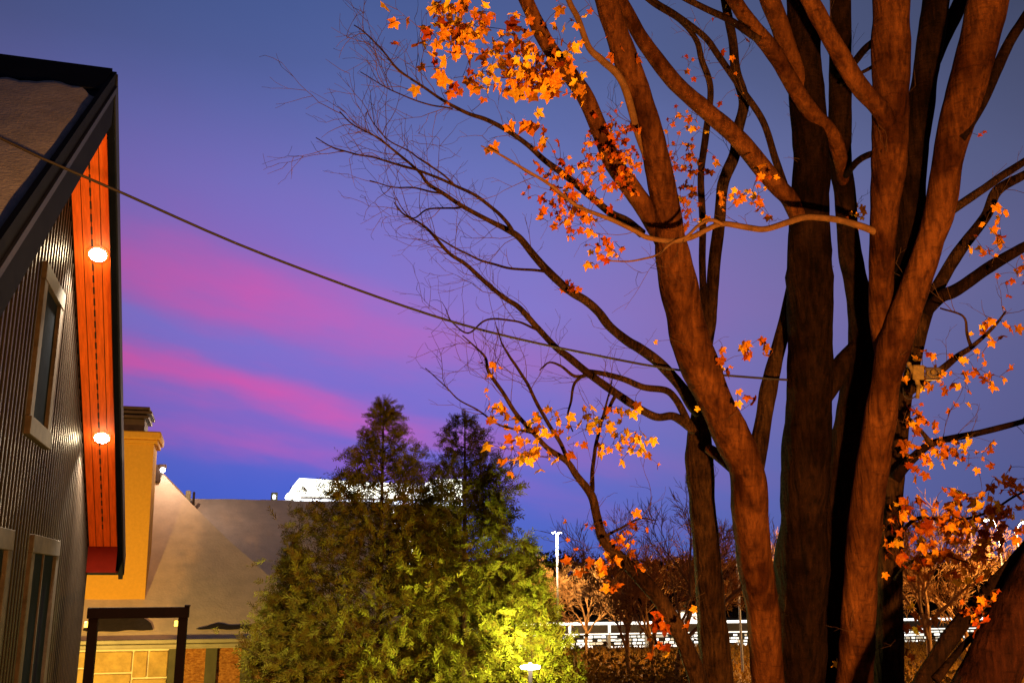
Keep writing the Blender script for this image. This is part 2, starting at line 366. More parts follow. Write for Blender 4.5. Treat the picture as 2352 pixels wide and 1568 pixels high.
# windows: (y0, y1, z0, z1)
wins = [(11.28, 12.65, 3.12, 5.0), (12.32, 14.36, -1.0, 2.14), (9.2, 11.15, -1.0, 2.13), (6.2, 7.6, -1.0, 2.13)]
for (a, b, c, d) in wins:
    w = box('window', XW + 0.001, XW + 0.012, a + 0.16, b - 0.16, c + 0.16, d - 0.14, M['glass'], house)
    fr = 0.20
    box('frame', XW + 0.001, XW + 0.055, a, a + fr, c + fr, d - fr, M['frame'], w, 0.006)
    box('frame', XW + 0.001, XW + 0.055, b - fr, b, c + fr, d - fr, M['frame'], w, 0.006)
    box('head', XW + 0.001, XW + 0.062, a - 0.01, b + 0.01, d - fr, d, M['frame'], w, 0.006)
    box('sill', XW + 0.001, XW + 0.075, a - 0.02, b + 0.02, c, c + fr, M['frame'], w, 0.008)
    if c > 0: continue
    box('mullion', XW + 0.013, XW + 0.03, (a + b) / 2 - 0.03, (a + b) / 2 + 0.03, c + fr, d - fr, M['frame'], w)
# vertical battens of the siding, one by one, broken at the windows
yb = YN + 0.62
while yb < YE - 0.3:
    top = (roof_n(yb) - T if yb < YA else roof_f(yb) - 0.31) - 0.02
    segs = [(-3.0, top)]
    for (a, b, c, d) in wins:
        if a - 0.05 < yb < b + 0.05:
            segs = [s for (lo, hi) in segs for s in ((lo, min(hi, c - 0.01)), (max(lo, d + 0.01), hi)) if s[1] - s[0] > 0.05]
    for lo, hi in segs:
        V, Fc = bev_box(XW + 0.001, XW + 0.018, yb - 0.022, yb + 0.022, lo, hi, 0.005)
        mesh_obj('batten', V, Fc, M['siding'], wall)
    yb += 0.172
# rake fascias
prism_yz('rake_fascia', [(YN, roof_n(YN) + 0.05), (YA, ZA + 0.05), (YA, ZA - 0.62), (YN, roof_n(YN) - 0.60)], XF - 0.058, XF - 0.012, M['fascia'], house)
prism_yz('rake_fascia', [(YA + 0.002, ZA + 0.05), (YE, roof_f(YE) + 0.05), (YE, roof_f(YE) - 0.32), (YA + 0.002, ZA - 0.32)], XF - 0.058, XF - 0.012, M['fascia'], house)
prism_yz('edge_lip', [(YN, roof_n(YN) - 0.13), (YA, ZA - 0.13), (YA, ZA - 0.21), (YN, roof_n(YN) - 0.21)], XF - 0.010, XF + 0.012, M['fascia_lip'], house)
prism_yz('edge_lip', [(YA, ZA + 0.02), (YE, roof_f(YE) + 0.02), (YE, roof_f(YE) - 0.30), (YA, ZA - 0.30)], XF - 0.010, XF + 0.004, M['fascia_lip'], house)
prism_yz('ridge_cap', [(YA - 0.72, roof_n(YA - 0.72) + 0.006), (YA, ZA + 0.006), (YA + 0.3, roof_f(YA + 0.3) + 0.006), (YA + 0.3, roof_f(YA + 0.3) + 0.05), (YA, ZA + 0.088), (YA - 0.72, roof_n(YA - 0.72) + 0.03)], XL, XF - 0.062, M['fascia'], house)
# snow sheet on the near slope with a ragged top edge
nu, nv = 90, 60; SV = []; SF_ = []
for i in range(nu + 1):
    x = XF - 0.075 - (0.02 * mnoise.noise(Vector((3.1, i * .2, 0)))) - (i / nu) ** 1.3 * 9.0
    rag = 0.50 + 0.16 * mnoise.noise(Vector((x * 2.2, 0.3, 0))) + 0.14 * mnoise.noise(Vector((x * 7, 4.3, 0))) + (0.16 if x > -1.66 else 0) * (x + 1.66) / 0.15
    ytop = YA - 0.28 - max(0.02, rag)
    for j in range(nv + 1):
        t = j / nv; y = ytop * (1 - t) + (YN + 0.15) * t
        edge = min(i * 0.1, (ytop - y) / 0.10, 1.0)
        h = 0.012 + 0.06 * max(0.0, min(1, edge)) + 0.015 * mnoise.noise(Vector((x * 1.5, y * 1.5, 2)))
        SV.append((x, y, roof_n(y) + (h if edge > 0 else 0.002)))
for i in range(nu):
    for j in range(nv):
        a = i * (nv + 1) + j; SF_.append((a, a + 1, a + nv + 2, a + nv + 1))
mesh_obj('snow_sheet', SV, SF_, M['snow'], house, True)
# far-slope soffit: boards along the rake with narrow seams
ux, uy = 1.0, -SF; ln = math.hypot(1, SF)
def far_under(y, off): return roof_f(y) - 0.30 - off
xb = np.linspace(XW + 0.03, XF - 0.085, 5)
y0s, y1s = YA + 0.35, YE - 0.62
for k in range(4):
    prism_yz('soffit_board', [(y0s, far_under(y0s, 0.002)), (y1s, far_under(y1s, 0.002)), (y1s, far_under(y1s, 0.024)), (y0s, far_under(y0s, 0.024))], xb[k] + 0.005, xb[k + 1] - 0.005, M['cedar_board'], house)
prism_yz('soffit_backing', [(y0s, far_under(y0s, -0.02)), (y1s, far_under(y1s, -0.02)), (y1s, far_under(y1s, 0.004)), (y0s, far_under(y0s, 0.004))], XW + 0.02, XF - 0.063, M['slot'], house)
vs = Soup(); yv = y0s + 0.3
while yv < y1s - 0.3:
    for q in (0,):
        zc = far_under(yv, 0.026); V, Fc = bev_box(xb[2] - 0.011, xb[2] + 0.011, yv, yv + 0.09, 0, 0.003)
        vs.add([(a, b, far_under(b, 0.026) + c) for a, b, c in V], Fc)
    yv += 0.15
tag(vs.build('vent_slots', M['slot'], house), kind='stuff')
prism_yz('soffit_edge', [(YA + 0.1, far_under(YA + 0.1, 0)), (YE, far_under(YE, 0)), (YE, far_under(YE, 0.07)), (YA + 0.1, far_under(YA + 0.1, 0.07))], XF - 0.083, XF - 0.0125, M['fascia'], house)
box('soffit_return', XW + 0.02, XF - 0.086, YE - 0.615, YE - 0.58, 1.76, far_under(YE - .6, -0.04), M['cedar_shaded'], house)
box('return_base', XW + 0.02, XF - 0.086, YE - 0.578, YE - 0.02, 1.762, 1.79, M['cedar_shaded'], house)
box('eave_fascia', XL, XF - 0.065, YE - 0.018, YE + 0.03, 1.74, roof_f(YE) + 0.03, M['fascia'], house)
# recessed lights in the soffit
for (px, py) in ((225, 585), (234, 1005)):
    # find the soffit point under that pixel
    r = ray(px, py); n = np.array([0, SF, 1.0]); c0 = np.array([0, YA, ZA - 0.327])
    q = CAM + r * (np.dot(c0 - CAM, n) / np.dot(r, n))
    nn = -n / np.linalg.norm(n)
    t1 = np.array([1.0, 0, 0]); t2 = np.cross(nn, t1)
    ring = []; Fc = []; S = 24
    for rad, hh in ((0.118, 0.0), (0.118, 0.010), (0.104, 0.010), (0.104, 0.004)):
        for k in range(S):
            a = 2 * math.pi * k / S; ring.append(q + (t1 * math.cos(a) + t2 * math.sin(a)) * rad + nn * hh)
    for l in range(3):
        for k in range(S): Fc.append((l * S + k, l * S + (k + 1) % S, (l + 1) * S + (k + 1) % S, (l + 1) * S + k))
    dl = mesh_obj('downlight', ring, Fc, M['frame'], house, True)
    V = []; Fc = []
    for l, (rad, hh) in enumerate(((0.104, 0.004), (0.088, 0.026), (0.05, 0.042))):
        for k in range(S):
            a = 2 * math.pi * k / S; V.append(q + (t1 * math.cos(a) + t2 * math.sin(a)) * rad + nn * hh)
    V.append(q + nn * 0.047)
    for l in range(2):
        for k in range(S): Fc.append((l * S + k, l * S + (k + 1) % S, (l + 1) * S + (k + 1) % S, (l + 1) * S + k))
    for k in range(S): Fc.append((2 * S + k, 2 * S + (k + 1) % S, 3 * S))
    mesh_obj('lens', V, Fc, M['e_lamp'], dl, True)
    lamp('downlight_beam', q + nn * 0.06 , 2600, (1.0, 0.86, 0.62), dl, 0.05, spot=112, blend=0.6)
# service mast for the overhead cable, on the roof left of the view
def roof_hit(px, py):
    r = ray(px, py); n = np.array([0, -SN, 1.0]); c0 = np.array([0, YA, ZA])
    return CAM + r * (np.dot(c0 - CAM, n) / np.dot(r, n))
mq = roof_hit(-330, 330)
tube('service_mast', [mq + np.array([0, 0, -0.1]), mq + np.array([0, 0, 0.75])], [0.03, 0.03], M['galv'], house, 10)
mast_top = mq + np.array([0, 0, 0.7])
# wall sconce on the back wall that lights the yard next door
sc_p = np.array([-2.55, YE - 0.25, -0.6])
sco = thing('wall_sconce', 'amber wall sconce on the back wall of the dark gabled house', 'lamp', sc_p)
box('back_plate', sc_p[0] - 0.07, sc_p[0] + 0.07, sc_p[1] + 0.002, sc_p[1] + 0.03, sc_p[2] - 0.12, sc_p[2] + 0.12, M['fascia'], sco, 0.01)
box('shade', sc_p[0] - 0.06, sc_p[0] + 0.06, sc_p[1] + 0.031, sc_p[1] + 0.16, sc_p[2] + 0.06, sc_p[2] + 0.09, M['fascia'], sco, 0.005)
tube('bulb', [sc_p + np.array([0, 0.1, -0.08]), sc_p + np.array([0, 0.1, 0.058])], [0.04, 0.04], M['e_sodium'], sco, 12)
lamp('sconce_light', sc_p + np.array([0, 0.22, 0.0]), 1250, (1.0, 0.63, 0.12), sco, 0.1)

# ------------------------------------------------------------------ overhead cable
wp = [mast_top] + [P(x, y, d) for x, y, d in ((0, 317, 7.6), (280, 443, 8.0), (620, 590, 8.5), (1050, 742, 9.1), (1400, 822, 9.5), (1600, 855, 9.78), (1790, 871, 9.95), (1840, 873, 10.0))]
pts, rr = catmull(wp, [0.011] * len(wp), 0.25)
cb = tube('overhead_cable', pts, rr, M['cable'], None, 6)
tag(cb, 'thin dark overhead cable sagging from the gabled house to the dark trunk', 'cable')

# ------------------------------------------------------------------ the neighbouring house with the snowy hip roof
YH = 23.0; ZE = 0.41
nb = thing('stone_house', 'low house with snowy hip roof, stone wall and yellow chimney', 'house', (1, YH + 5, gh(1, YH)))
ap = on_plane(358, 1068, 1, 27.4); hx = on_plane(655, 1385, 1, YH + 1.2)
AX = ap[0]; AZ = ap[2]; XLn = -9.0; XRn = AX + (27.4 - YH) * 1.02
rdg = on_plane(600, 1150, 1, 28.2)[2]
# pyramid-like front hip
def roofgrid(corner_fn, nu, nv):
    V = []; Fc = []
    for j in range(nv + 1):
        for i in range(nu + 1): V.append(corner_fn(i / nu, j / nv))
    for j in range(nv):
        for i in range(nu): a = j * (nu + 1) + i; Fc.append((a, a + 1, a + nu + 2, a + nu + 1))
    return V, Fc
def bell(t): return t * 0.88 + 0.12 * t * t * t     # slight flare towards the eave
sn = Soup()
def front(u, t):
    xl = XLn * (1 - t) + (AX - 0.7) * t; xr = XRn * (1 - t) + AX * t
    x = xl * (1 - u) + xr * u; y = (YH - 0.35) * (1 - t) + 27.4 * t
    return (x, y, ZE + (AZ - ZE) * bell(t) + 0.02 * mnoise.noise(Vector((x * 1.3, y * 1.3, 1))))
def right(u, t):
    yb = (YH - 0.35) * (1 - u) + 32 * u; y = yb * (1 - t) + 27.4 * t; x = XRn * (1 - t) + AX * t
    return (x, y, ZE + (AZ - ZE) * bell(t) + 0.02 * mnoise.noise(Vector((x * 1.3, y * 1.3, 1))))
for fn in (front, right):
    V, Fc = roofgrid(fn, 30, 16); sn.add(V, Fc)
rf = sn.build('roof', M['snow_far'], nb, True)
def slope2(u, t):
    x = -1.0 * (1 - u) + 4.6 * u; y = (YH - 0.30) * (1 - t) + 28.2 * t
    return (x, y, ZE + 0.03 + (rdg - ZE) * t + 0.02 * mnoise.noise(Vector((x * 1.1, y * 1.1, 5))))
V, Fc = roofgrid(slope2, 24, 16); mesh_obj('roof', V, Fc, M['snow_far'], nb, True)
# back slopes so that the roof is closed
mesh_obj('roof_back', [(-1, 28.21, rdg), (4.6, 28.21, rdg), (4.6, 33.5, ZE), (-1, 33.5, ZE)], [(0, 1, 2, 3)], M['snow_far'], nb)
mesh_obj('roof_gable', [(4.59, YH - 0.3, ZE), (4.59, 28.2, rdg), (4.59, 33.5, ZE)], [(0, 1, 2)], M['rough_wall'], nb)
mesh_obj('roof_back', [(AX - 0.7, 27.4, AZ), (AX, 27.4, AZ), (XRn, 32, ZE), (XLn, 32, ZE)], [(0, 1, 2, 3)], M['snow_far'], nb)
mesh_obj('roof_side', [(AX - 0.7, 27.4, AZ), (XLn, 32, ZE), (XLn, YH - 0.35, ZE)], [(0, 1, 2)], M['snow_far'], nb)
# bare dark strips where the snow has slid off the eave
def roof_z(x, y):
    t = (y - (YH - 0.35)) / (27.4 - YH + 0.35); return ZE + (AZ - ZE) * bell(t)
def patch(px0, px1, py0, py1, seed, wd=0.3):
    c = [on_plane(px0, py0, 1, YH + 0.1), on_plane(px1, py1, 1, YH + 0.1)]
    V = []; Fc = []; n = 26
    for i in range(n + 1):
        u = i / n; x = c[0][0] * (1 - u) + c[1][0] * u
        prof = math.sin(math.pi * u) ** 0.45
        y0 = YH - 0.10 - 0.03 * prof + 0.04 * mnoise.noise(Vector((x * 3, seed, 0))); y1 = y0 + wd * prof + 0.06 * mnoise.noise(Vector((x * 2.5, seed + 7, 0))) * prof
        for y in (y0, max(y0 + 0.01, y1)): V.append((x, y, max(roof_z(x, y), ZE + 0.03 + (rdg - ZE) * (y - YH + .3) / 5.5) + 0.035))
    for i in range(n): Fc.append((2 * i, 2 * i + 2, 2 * i + 3, 2 * i + 1))
    mesh_obj('bare_patch', V, Fc, M['dark_roof'], rf)
patch(195, 352, 1425, 1455, 1.7, 0.42); patch(450, 615, 1447, 1460, 5.2, 0.14)
gz = ZE - 0.02
for (a, b, c, d, dz) in ((-9.3, 4.8, 0.06, -0.02, 0), (-9.3, 4.8, -0.03, -0.11, 1)):
    box('gutter', a, b, YH - 0.52 + dz * 0.05, YH - 0.36 + dz * 0.05, gz + d, gz + c - 0.005 * dz, M['gutter'], nb, 0.012)
box('soffit', -9.0, 4.6, YH - 0.30, YH + 0.1, ZE - 0.16, ZE - 0.13, M['gutter'], nb)
box('wall', -8.8, 4.5, YH + 0.06, YH + 9, -4.2, ZE - 0.165, M['mortar'], nb)
# random ashlar stones, one by one, on the left bay
def stone_fill(x0, x1, z0, z1, depth):
    w, h = x1 - x0, z1 - z0
    if depth > 0 and (w > 0.85 or h > 0.55 or (depth > 2 and random.random() < 0.3 and w > .45)):
        if w * random.uniform(.8, 1.3) > h * 1.3:
            m = x0 + w * random.uniform(0.36, 0.64); return stone_fill(x0, m, z0, z1, depth - 1) + stone_fill(m, x1, z0, z1, depth - 1)
        m = z0 + h * random.uniform(0.36, 0.64); return stone_fill(x0, x1, z0, m, depth - 1) + stone_fill(x0, x1, m, z1, depth - 1)
    return [(x0, x1, z0, z1)]
sx0, sx1 = -3.2, on_plane(386, 1530, 1, YH)[0]
random.seed(21)
for (a, b, c, d) in stone_fill(sx0, sx1, -1.75, ZE - 0.20, 5):
    V, Fc = bev_box(a + 0.018, b - 0.018, YH - random.uniform(0.0, 0.02), YH + 0.059, c + 0.018, d - 0.018, 0.012)
    mesh_obj('stone', V, Fc, M['stone'], nb)
random.seed(7)
for (p0, p1) in ((386, 408), (471, 498), (553, 580), (634, 660), (716, 742)):
    a = on_plane(p0, 1520, 1, YH - 0.05)[0]; b = on_plane(p1, 1520, 1, YH - 0.05)[0]
    box('pilaster', a, b, YH - 0.08, YH + 0.058, -4.2, ZE - 0.17, M['post_green'], nb, 0.01)
rw0 = on_plane(408, 1520, 1, YH)[0]
V = []; Fc = []; nxr, nzr = 150, 60
for j in range(nzr + 1):
    for i in range(nxr + 1):
        x = rw0 + 0.005 + (4.48 - rw0) * i / nxr; z = -4.1 + (ZE - 0.17 + 4.1) * j / nzr
        V.append((x, YH + 0.02 + 0.03 * mnoise.noise(Vector((x * 6, z * 9, 0))), z))
for j in range(nzr):
    for i in range(nxr): a = j * (nxr + 1) + i; Fc.append((a, a + 1, a + nxr + 2, a + nxr + 1))
mesh_obj('rough_wall', V, Fc, M['rough_wall'], nb, True)
# chimney: stucco stack, cornice and metal cowl
cyf = YH + 0.72
cr_ = on_plane(343, 1200, 1, cyf)[0]; ct = on_plane(355, 1019, 1, cyf)[2]; cx0 = cr_ - 1.75; cyb = cyf + 1.3
ch = mesh_obj('chimney', [(cx0, cyf, 0.3), (cr_ + 0.06, cyf, 0.3), (cr_ + 0.06, cyb, 0.3), (cx0, cyb, 0.3), (cx0, cyf, ct), (cr_ - 0.04, cyf, ct), (cr_ - 0.04, cyb, ct), (cx0, cyb, ct)], list(BOXF), M['stucco'], nb)
box('cornice', cx0 - 0.1, cr_ + 0.10, cyf - 0.12, cyb + 0.12, ct + 0.09, ct + 0.27, M['stucco'], ch, 0.025)
box('cornice', cx0 - 0.05, cr_ + 0.04, cyf - 0.06, cyb + 0.06, ct + 0.002, ct + 0.088, M['stucco'], ch, 0.015)
kx = on_plane(333, 960, 1, cyf)[0]; kt = on_plane(333, 935, 1, cyf)[2]
box('cowl', cx0 + 0.1, kx, cyf + 0.05, cyb - 0.1, ct + 0.272, kt - 0.26, M['chim_metal'], ch, 0.01)
for q, e in ((0.25, 0.10), (0.15, 0.16), (0.06, 0.10)):
    box('cowl_louvre', cx0, kx + e * 0.9, cyf - 0.05, cyb, kt - q, kt - q + 0.065, M['chim_metal'], ch, 0.01)
# flood lamp on the hip and a roof vent
fq = on_plane(366, 1078, 1, 26.9)
fl = thing('roof_flood_lamp', 'small dark flood lamp at the peak of the snowy hip roof', 'lamp', fq)
box('housing', fq[0] - 0.18, fq[0] + 0.05, fq[1] - 0.1, fq[1] + 0.1, fq[2] - 0.32, fq[2] + 0.12, M['sec_dark'], fl, 0.02)
box('hood', fq[0] - 0.02, fq[0] + 0.17, fq[1] - 0.12, fq[1] + 0.1, fq[2] + 0.02, fq[2] + 0.13, M['sec_dark'], fl, 0.02)
tube('lamp_face', [fq + np.array([0.09, -0.13, -0.02]), fq + np.array([0.09, -0.11, -0.02])], [0.055, 0.06], M['e_white'], fl, 12)
lamp('flood_light', fq + np.array([0.4, -0.7, 0.45]), 80, (1.0, 0.70, 0.50), fl, 0.05)
vq = on_plane(438, 1140, 1, 27.6)
box('roof_vent', vq[0] - 0.13, vq[0] + 0.0, 27.5, 27.75, rdg - 0.3, vq[2] + 0.15, M['gutter'], rf, 0.02)
box('roof_vent', vq[0] + 0.05, vq[0] + 0.11, 27.5, 27.6, rdg - 0.3, vq[2] + 0.12, M['frame'], rf, 0.01)

# ------------------------------------------------------------------ black steel frame by the gabled house
DY = 13.6
fa = on_plane(200, 1405, 1, DY); fb_ = on_plane(420, 1400, 1, DY)
fz = on_plane(300, 1394, 1, DY)[2]; fzb = on_plane(300, 1416, 1, DY)[2]
pl_ = on_plane(197, 1480, 1, DY)[0]; pr_ = on_plane(427, 1480, 1, DY)[0]
sf = thing('steel_frame', 'tall black steel gate frame beside the dark gabled house', 'frame', ((pl_ + pr_) / 2, DY, gh(0, DY)))
pw = on_plane(427, 1480, 1, DY)[0] - on_plane(405, 1480, 1, DY)[0]
box('post', pl_, pl_ + pw, DY, DY + pw, gh(0, DY) - 0.2, fz - 0.13, M['black_steel'], sf, 0.006)
box('post', pr_ - pw, pr_, DY, DY + pw, gh(0, DY) - 0.2, fz - 0.13, M['black_steel'], sf, 0.006)
box('top_beam', pl_ - 0.02, pr_ + 0.012, DY - 0.006, DY + pw + 0.006, fz - 0.13, fz, M['black_steel'], sf, 0.006)
box('cap', pr_ - 0.05, pr_ + 0.02, DY - 0.012, DY + pw + 0.012, fz + 0.001, fz + 0.025, M['black_steel'], sf, 0.005)
for xq in (pl_ - 0.045, pr_ - pw - 0.045):
    box('marker_lamp', xq, xq + 0.042, DY + 0.03, DY + 0.07, fz - 0.235, fz - 0.165, M['e_amber'], sf, 0.006)

# ------------------------------------------------------------------ cedars
def spray_template():
    V = []; Fc = []
    def blade(p, d, n, l, w):
        d = np.array(d); s = np.cross(d, n); s /= np.linalg.norm(s); p = np.array(p); o = len(V)
        V.extend([p - s * w * 0.3, p + d * l * 0.45 - s * w, p + d * l, p + d * l * 0.45 + s * w]); Fc.append((o, o + 1, o + 2, o + 3))
    n = np.array([0, 0, 1.0])
    blade((0, 0, 0), (1, 0, -0.15), n, 1.0, 0.022)
    for k in range(6):
        t = 0.10 + 0.145 * k; l = 0.40 * (1 - 0.5 * t)
        for s in (-1, 1):
            a = math.radians(30 + 4 * k) * s
            blade((t, 0, -0.13 * t), (math.cos(a), math.sin(a), -0.35 if k % 2 else 0.1), n, l, 0.036)
    return np.array(V), Fc
SPV, SPF = spray_template()
def instances(tV, tF, pos, dirs, nrm, size):
    """merge copies of a template: x axis -> dirs, z axis -> nrm"""
    d = dirs / np.linalg.norm(dirs, axis=1, keepdims=True)
    s = np.cross(nrm, d); s /= np.linalg.norm(s, axis=1, keepdims=True) + 1e-9; n = np.cross(d, s)
    Vv = (tV[None, :, 0, None] * d[:, None, :] + tV[None, :, 1, None] * s[:, None, :] + tV[None, :, 2, None] * n[:, None, :]) * size[:, None, None] + pos[:, None, :]
    k = len(tV); N = len(pos)
    Fa = np.array(tF)[None] + (np.arange(N) * k)[:, None, None]
    return Vv.reshape(-1, 3), Fa.reshape(-1, len(tF[0]))
def cedar(tip, rmax, knee, n, label, size=0.29, ex=1.0):
    tip = np.array(tip); bz = gh(tip[0], tip[1]); H = tip[2] - bz
    root = thing('cedar_tree', label, 'tree', (tip[0], tip[1], bz), 'cedars below the gabled house')
    tube('trunk', [(tip[0], tip[1], bz - 0.1), (tip[0] + 0.03, tip[1], bz + H * 0.5), tuple(tip - np.array([0, 0, 0.05]))], [0.10, 0.055, 0.008], M['twig'], root, 7)
    def rad(t): return rmax * np.minimum(1, (t / knee)) ** ex + 0.02
    nb_ = n // 14; pos = []; dr = []; nm = []; sz = []; br = Soup()
    for b in range(nb_):
        t = rng.random() ** 1.0 * 0.97 + 0.005; a = rng.random() * 6.283
        lump = 0.80 + 0.38 * mnoise.noise(Vector((math.cos(a) * 1.3 + tip[0], math.sin(a) * 1.3, t * 7)))
        R = float(rad(t)) * lump * (1.0 + 0.25 * (rng.random() ** 4)) * (1.0 if t > 0.3 else 0.68 + 0.62 * rng.random())
        o = np.array([tip[0], tip[1], tip[2] - t * H]); out = np.array([math.cos(a), math.sin(a), 0.0])
        rise = 0.55 * R * (1 - 0.5 * t)
        o = o - np.array([0, 0, rise * 0.8])
        end = o + out * R + np.array([0, 0, rise])
        if rng.random() < 0.35 and R > 0.25:
            mid = (o + end) / 2 - np.array([0, 0, 0.06]); V, Fc = tube_vf([o, mid, end], [0.012, 0.008, 0.003], 3, cap=False); br.add(V, Fc)
        m = max(6, int(14 * min(1.6, 0.35 + R / rmax)))
        s = 0.30 + 0.75 * rng.random(m) ** 0.7
        q = o + np.outer(s, end - o) + rng.normal(0, 0.02 + 0.06 * R, (m, 3))
        dd = out * 0.7 + np.array([0, 0, 0.25]) + rng.normal(0, 0.55, (m, 3)); dd[:, 2] -= 0.35 * (rng.random(m) < 0.5)
        nn_ = out * 0.5 + np.array([0, 0, 0.6]) + rng.normal(0, 0.8, (m, 3))
        pos.append(q); dr.append(dd); nm.append(nn_); sz.append(size * (0.55 + 0.6 * rng.random(m)) * (0.55 + 0.45 * min(1, t / 0.25)))
    br.build('branches', M['twig'], root)
    root.children[-1]['kind'] = 'stuff'
    V, Fc = instances(SPV, SPF, np.vstack(pos), np.vstack(dr), np.vstack(nm), np.concatenate(sz))
    tag(mesh_obj('crown', V, Fc, M['cedar'], root), kind='stuff')
    return root
cedar(P(882, 918, 16.0), 1.9, 0.47, 13500, 'tallest broad cedar standing in front of the snowy roof', ex=0.9)
cedar(P(1068, 950, 15.6), 1.08, 0.32, 8800, 'narrow tall cedar beside the tallest one, above the garden lamp', ex=0.72)
cedar(P(1212, 1238, 15.2), 0.62, 0.5, 5200, 'short slim cedar at the light pole side of the row')
cedar(P(1318, 1478, 15.0), 0.55, 0.6, 2400, 'lowest little cedar glowing beside the garden lamp', size=0.2)
cedar(P(672, 1235, 15.4), 0.80, 0.6, 6000, 'short bushy cedar overlapping the eave of the stone house')

# garden lamp under the cedars
gp = P(1218, 1531, 13.5); gb = gh(gp[0], gp[1])
gl = thing('garden_lamp', 'glowing disc garden lamp on a slim post beneath the cedars', 'lamp', (gp[0], gp[1], gb))
tube('post', [(gp[0], gp[1], gb - 0.1), (gp[0], gp[1], gp[2] - 0.03)], [0.03, 0.03], M['sec_dark'], gl, 10)
def disc(name, c, prof, m, parent, S=24):
    V = []; Fc = []
    for r_, z_ in prof:
        for k in range(S): V.append((c[0] + r_ * math.cos(6.28319 * k / S), c[1] + r_ * math.sin(6.28319 * k / S), c[2] + z_))
    for l in range(len(prof) - 1):
        for k in range(S): Fc.append((l * S + k, l * S + (k + 1) % S, (l + 1) * S + (k + 1) % S, (l + 1) * S + k))
    Fc += [tuple(range(S))[::-1], tuple(range((len(prof) - 1) * S, len(prof) * S))]
    return mesh_obj(name, V, Fc, m, parent, True)
disc('glass', gp, [(0.06, -0.03), (0.125, -0.022), (0.14, 0.0), (0.13, 0.018), (0.05, 0.03)], M['e_garden'], gl)
disc('finial', gp, [(0.035, 0.032), (0.03, 0.05), (0.01, 0.058)], M['sec_dark'], gl, 12)
lamp('garden_light', gp + np.array([0, 0, 0.25]), 1000, (0.92, 1.0, 0.30), gl, 0.12)

# ------------------------------------------------------------------ maples: limbs traced as pixel paths with widths, at their own distances
REG = {}      # tree root name -> skeleton nodes (for attaching twigs and leaves)
def limb(root, pts, d0, d1, m, name='limb', bare=0.0, amp=0.05, ground=False, minr=0.0035):
    lx, ly, lw = pts[-1]
    if lx > 2352 or ly < 0:      # a limb that leaves the view goes on and tapers out
        v = np.array([lx - pts[-2][0], ly - pts[-2][1]], float); v /= np.linalg.norm(v); q = np.array([lx, ly], float); f_ = 90 + 3.2 * lw
        d1 = d1 + (d1 - d0) * 0.35; pts = list(pts)
        for k, g in enumerate((0.84, 0.66, 0.45, 0.24, 0.07)):
            v = v + np.array([0.10 * math.sin(lx + 2 * k), -0.06]); v /= np.linalg.norm(v); q = q + v * f_; pts.append((q[0], q[1], lw * g))
        bare = max(bare, 0.35)
    n = len(pts); px = np.array([p[:2] for p in pts], float); w = np.array([p[2] for p in pts], float)
    s = np.concatenate([[0], np.cumsum(np.linalg.norm(np.diff(px, axis=0), axis=1))]); s /= s[-1]
    D = d0 + (d1 - d0) * s
    V = np.array([P(x, y, d) for (x, y), d in zip(px, D)]); R = np.maximum(minr, w / 2 * D / FPX)
    if ground: V[0][2] = gh(V[0][0], V[0][1]) - 0.15
    step = float(np.clip(R.mean() * 0.45, 0.03, 0.09))
    V, R = catmull(V, R, step)
    sides = 22 if R.max() > 0.09 else (12 if R.max() > 0.03 else 7)
    if R.max() < 0.03:      # thin limbs waver a little
        for i in range(2, len(V)): V[i] += 0.012 * np.array(mnoise.noise_vector(Vector(V[i] * 5)))
    if R.max() > 0.05:      # knots and swellings
        R = R * np.array([1 + 0.10 * mnoise.noise(Vector((v[0] * 1.7, v[1] * 1.7, v[2] * 2.6))) + 0.05 * mnoise.noise(Vector((v[2] * 6, v[0] * 6, v[1] * 6))) for v in V])
    o = tube(name, V, R, m, root, sides, amp)
    REG.setdefault(root.name, []).append((V, R, bare)); return o
cx = P(1850, 1990, 9.8)
maple = thing('maple_tree', 'big many-stemmed maple with smooth brown limbs and orange leaves', 'tree', (cx[0], cx[1], gh(cx[0], cx[1])))
ax_ = P(1662, 1990, 10.2)
rough = thing('rough_bark_tree', 'dark rough-barked tree with long bare branches reaching over the cedars', 'tree', (ax_[0], ax_[1], gh(ax_[0], ax_[1])))
ux_ = P(1660, 1990, 9.1)
sap = thing('young_maple', 'thin curved young maple with yellow leaves in front of the parking deck', 'tree', (ux_[0], ux_[1], gh(ux_[0], ux_[1])))
qx = P(2060, 2050, 7.4)
lean = thing('leaning_tree', 'thick dark red trunk leaning out of the corner beside the big maple', 'tree', (qx[0], qx[1], gh(qx[0], qx[1])))
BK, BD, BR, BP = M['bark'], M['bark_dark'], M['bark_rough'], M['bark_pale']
# stem B and its forks
limb(maple, [(1825, 1990, 120), (1790, 1780, 92), (1765, 1568, 78), (1752, 1400, 78), (1735, 1300, 80), (1722, 1180, 79), (1716, 1085, 84), (1680, 1000, 84), (1640, 915, 82), (1588, 790, 88), (1567, 695, 90), (1545, 585, 78), (1530, 480, 62), (1508, 366, 58), (1470, 220, 54), (1428, 110, 54), (1392, 0, 52), (1350, -160, 44)], 9.9, 9.0, BK, 'trunk', ground=True)
limb(maple, [(1530, 560, 50), (1490, 490, 46), (1448, 430, 42), (1405, 366, 42), (1342, 220, 40), (1262, 110, 36), (1208, 0, 34), (1140, -150, 28)], 9.45, 8.4, BK, bare=0.5)
limb(maple, [(1518, 450, 10), (1497, 390, 19), (1467, 311, 18), (1430, 190, 18), (1383, 139, 17), (1353, 110, 15), (1328, 44, 14), (1306, 0, 13), (1280, -90, 10)], 9.38, 8.6, BP)
limb(maple, [(1728, 1090, 50), (1745, 1015, 40), (1763, 906, 39), (1780, 830, 33), (1796, 768, 30), (1812, 690, 26), (1830, 600, 22)], 9.85, 10.5, BR)
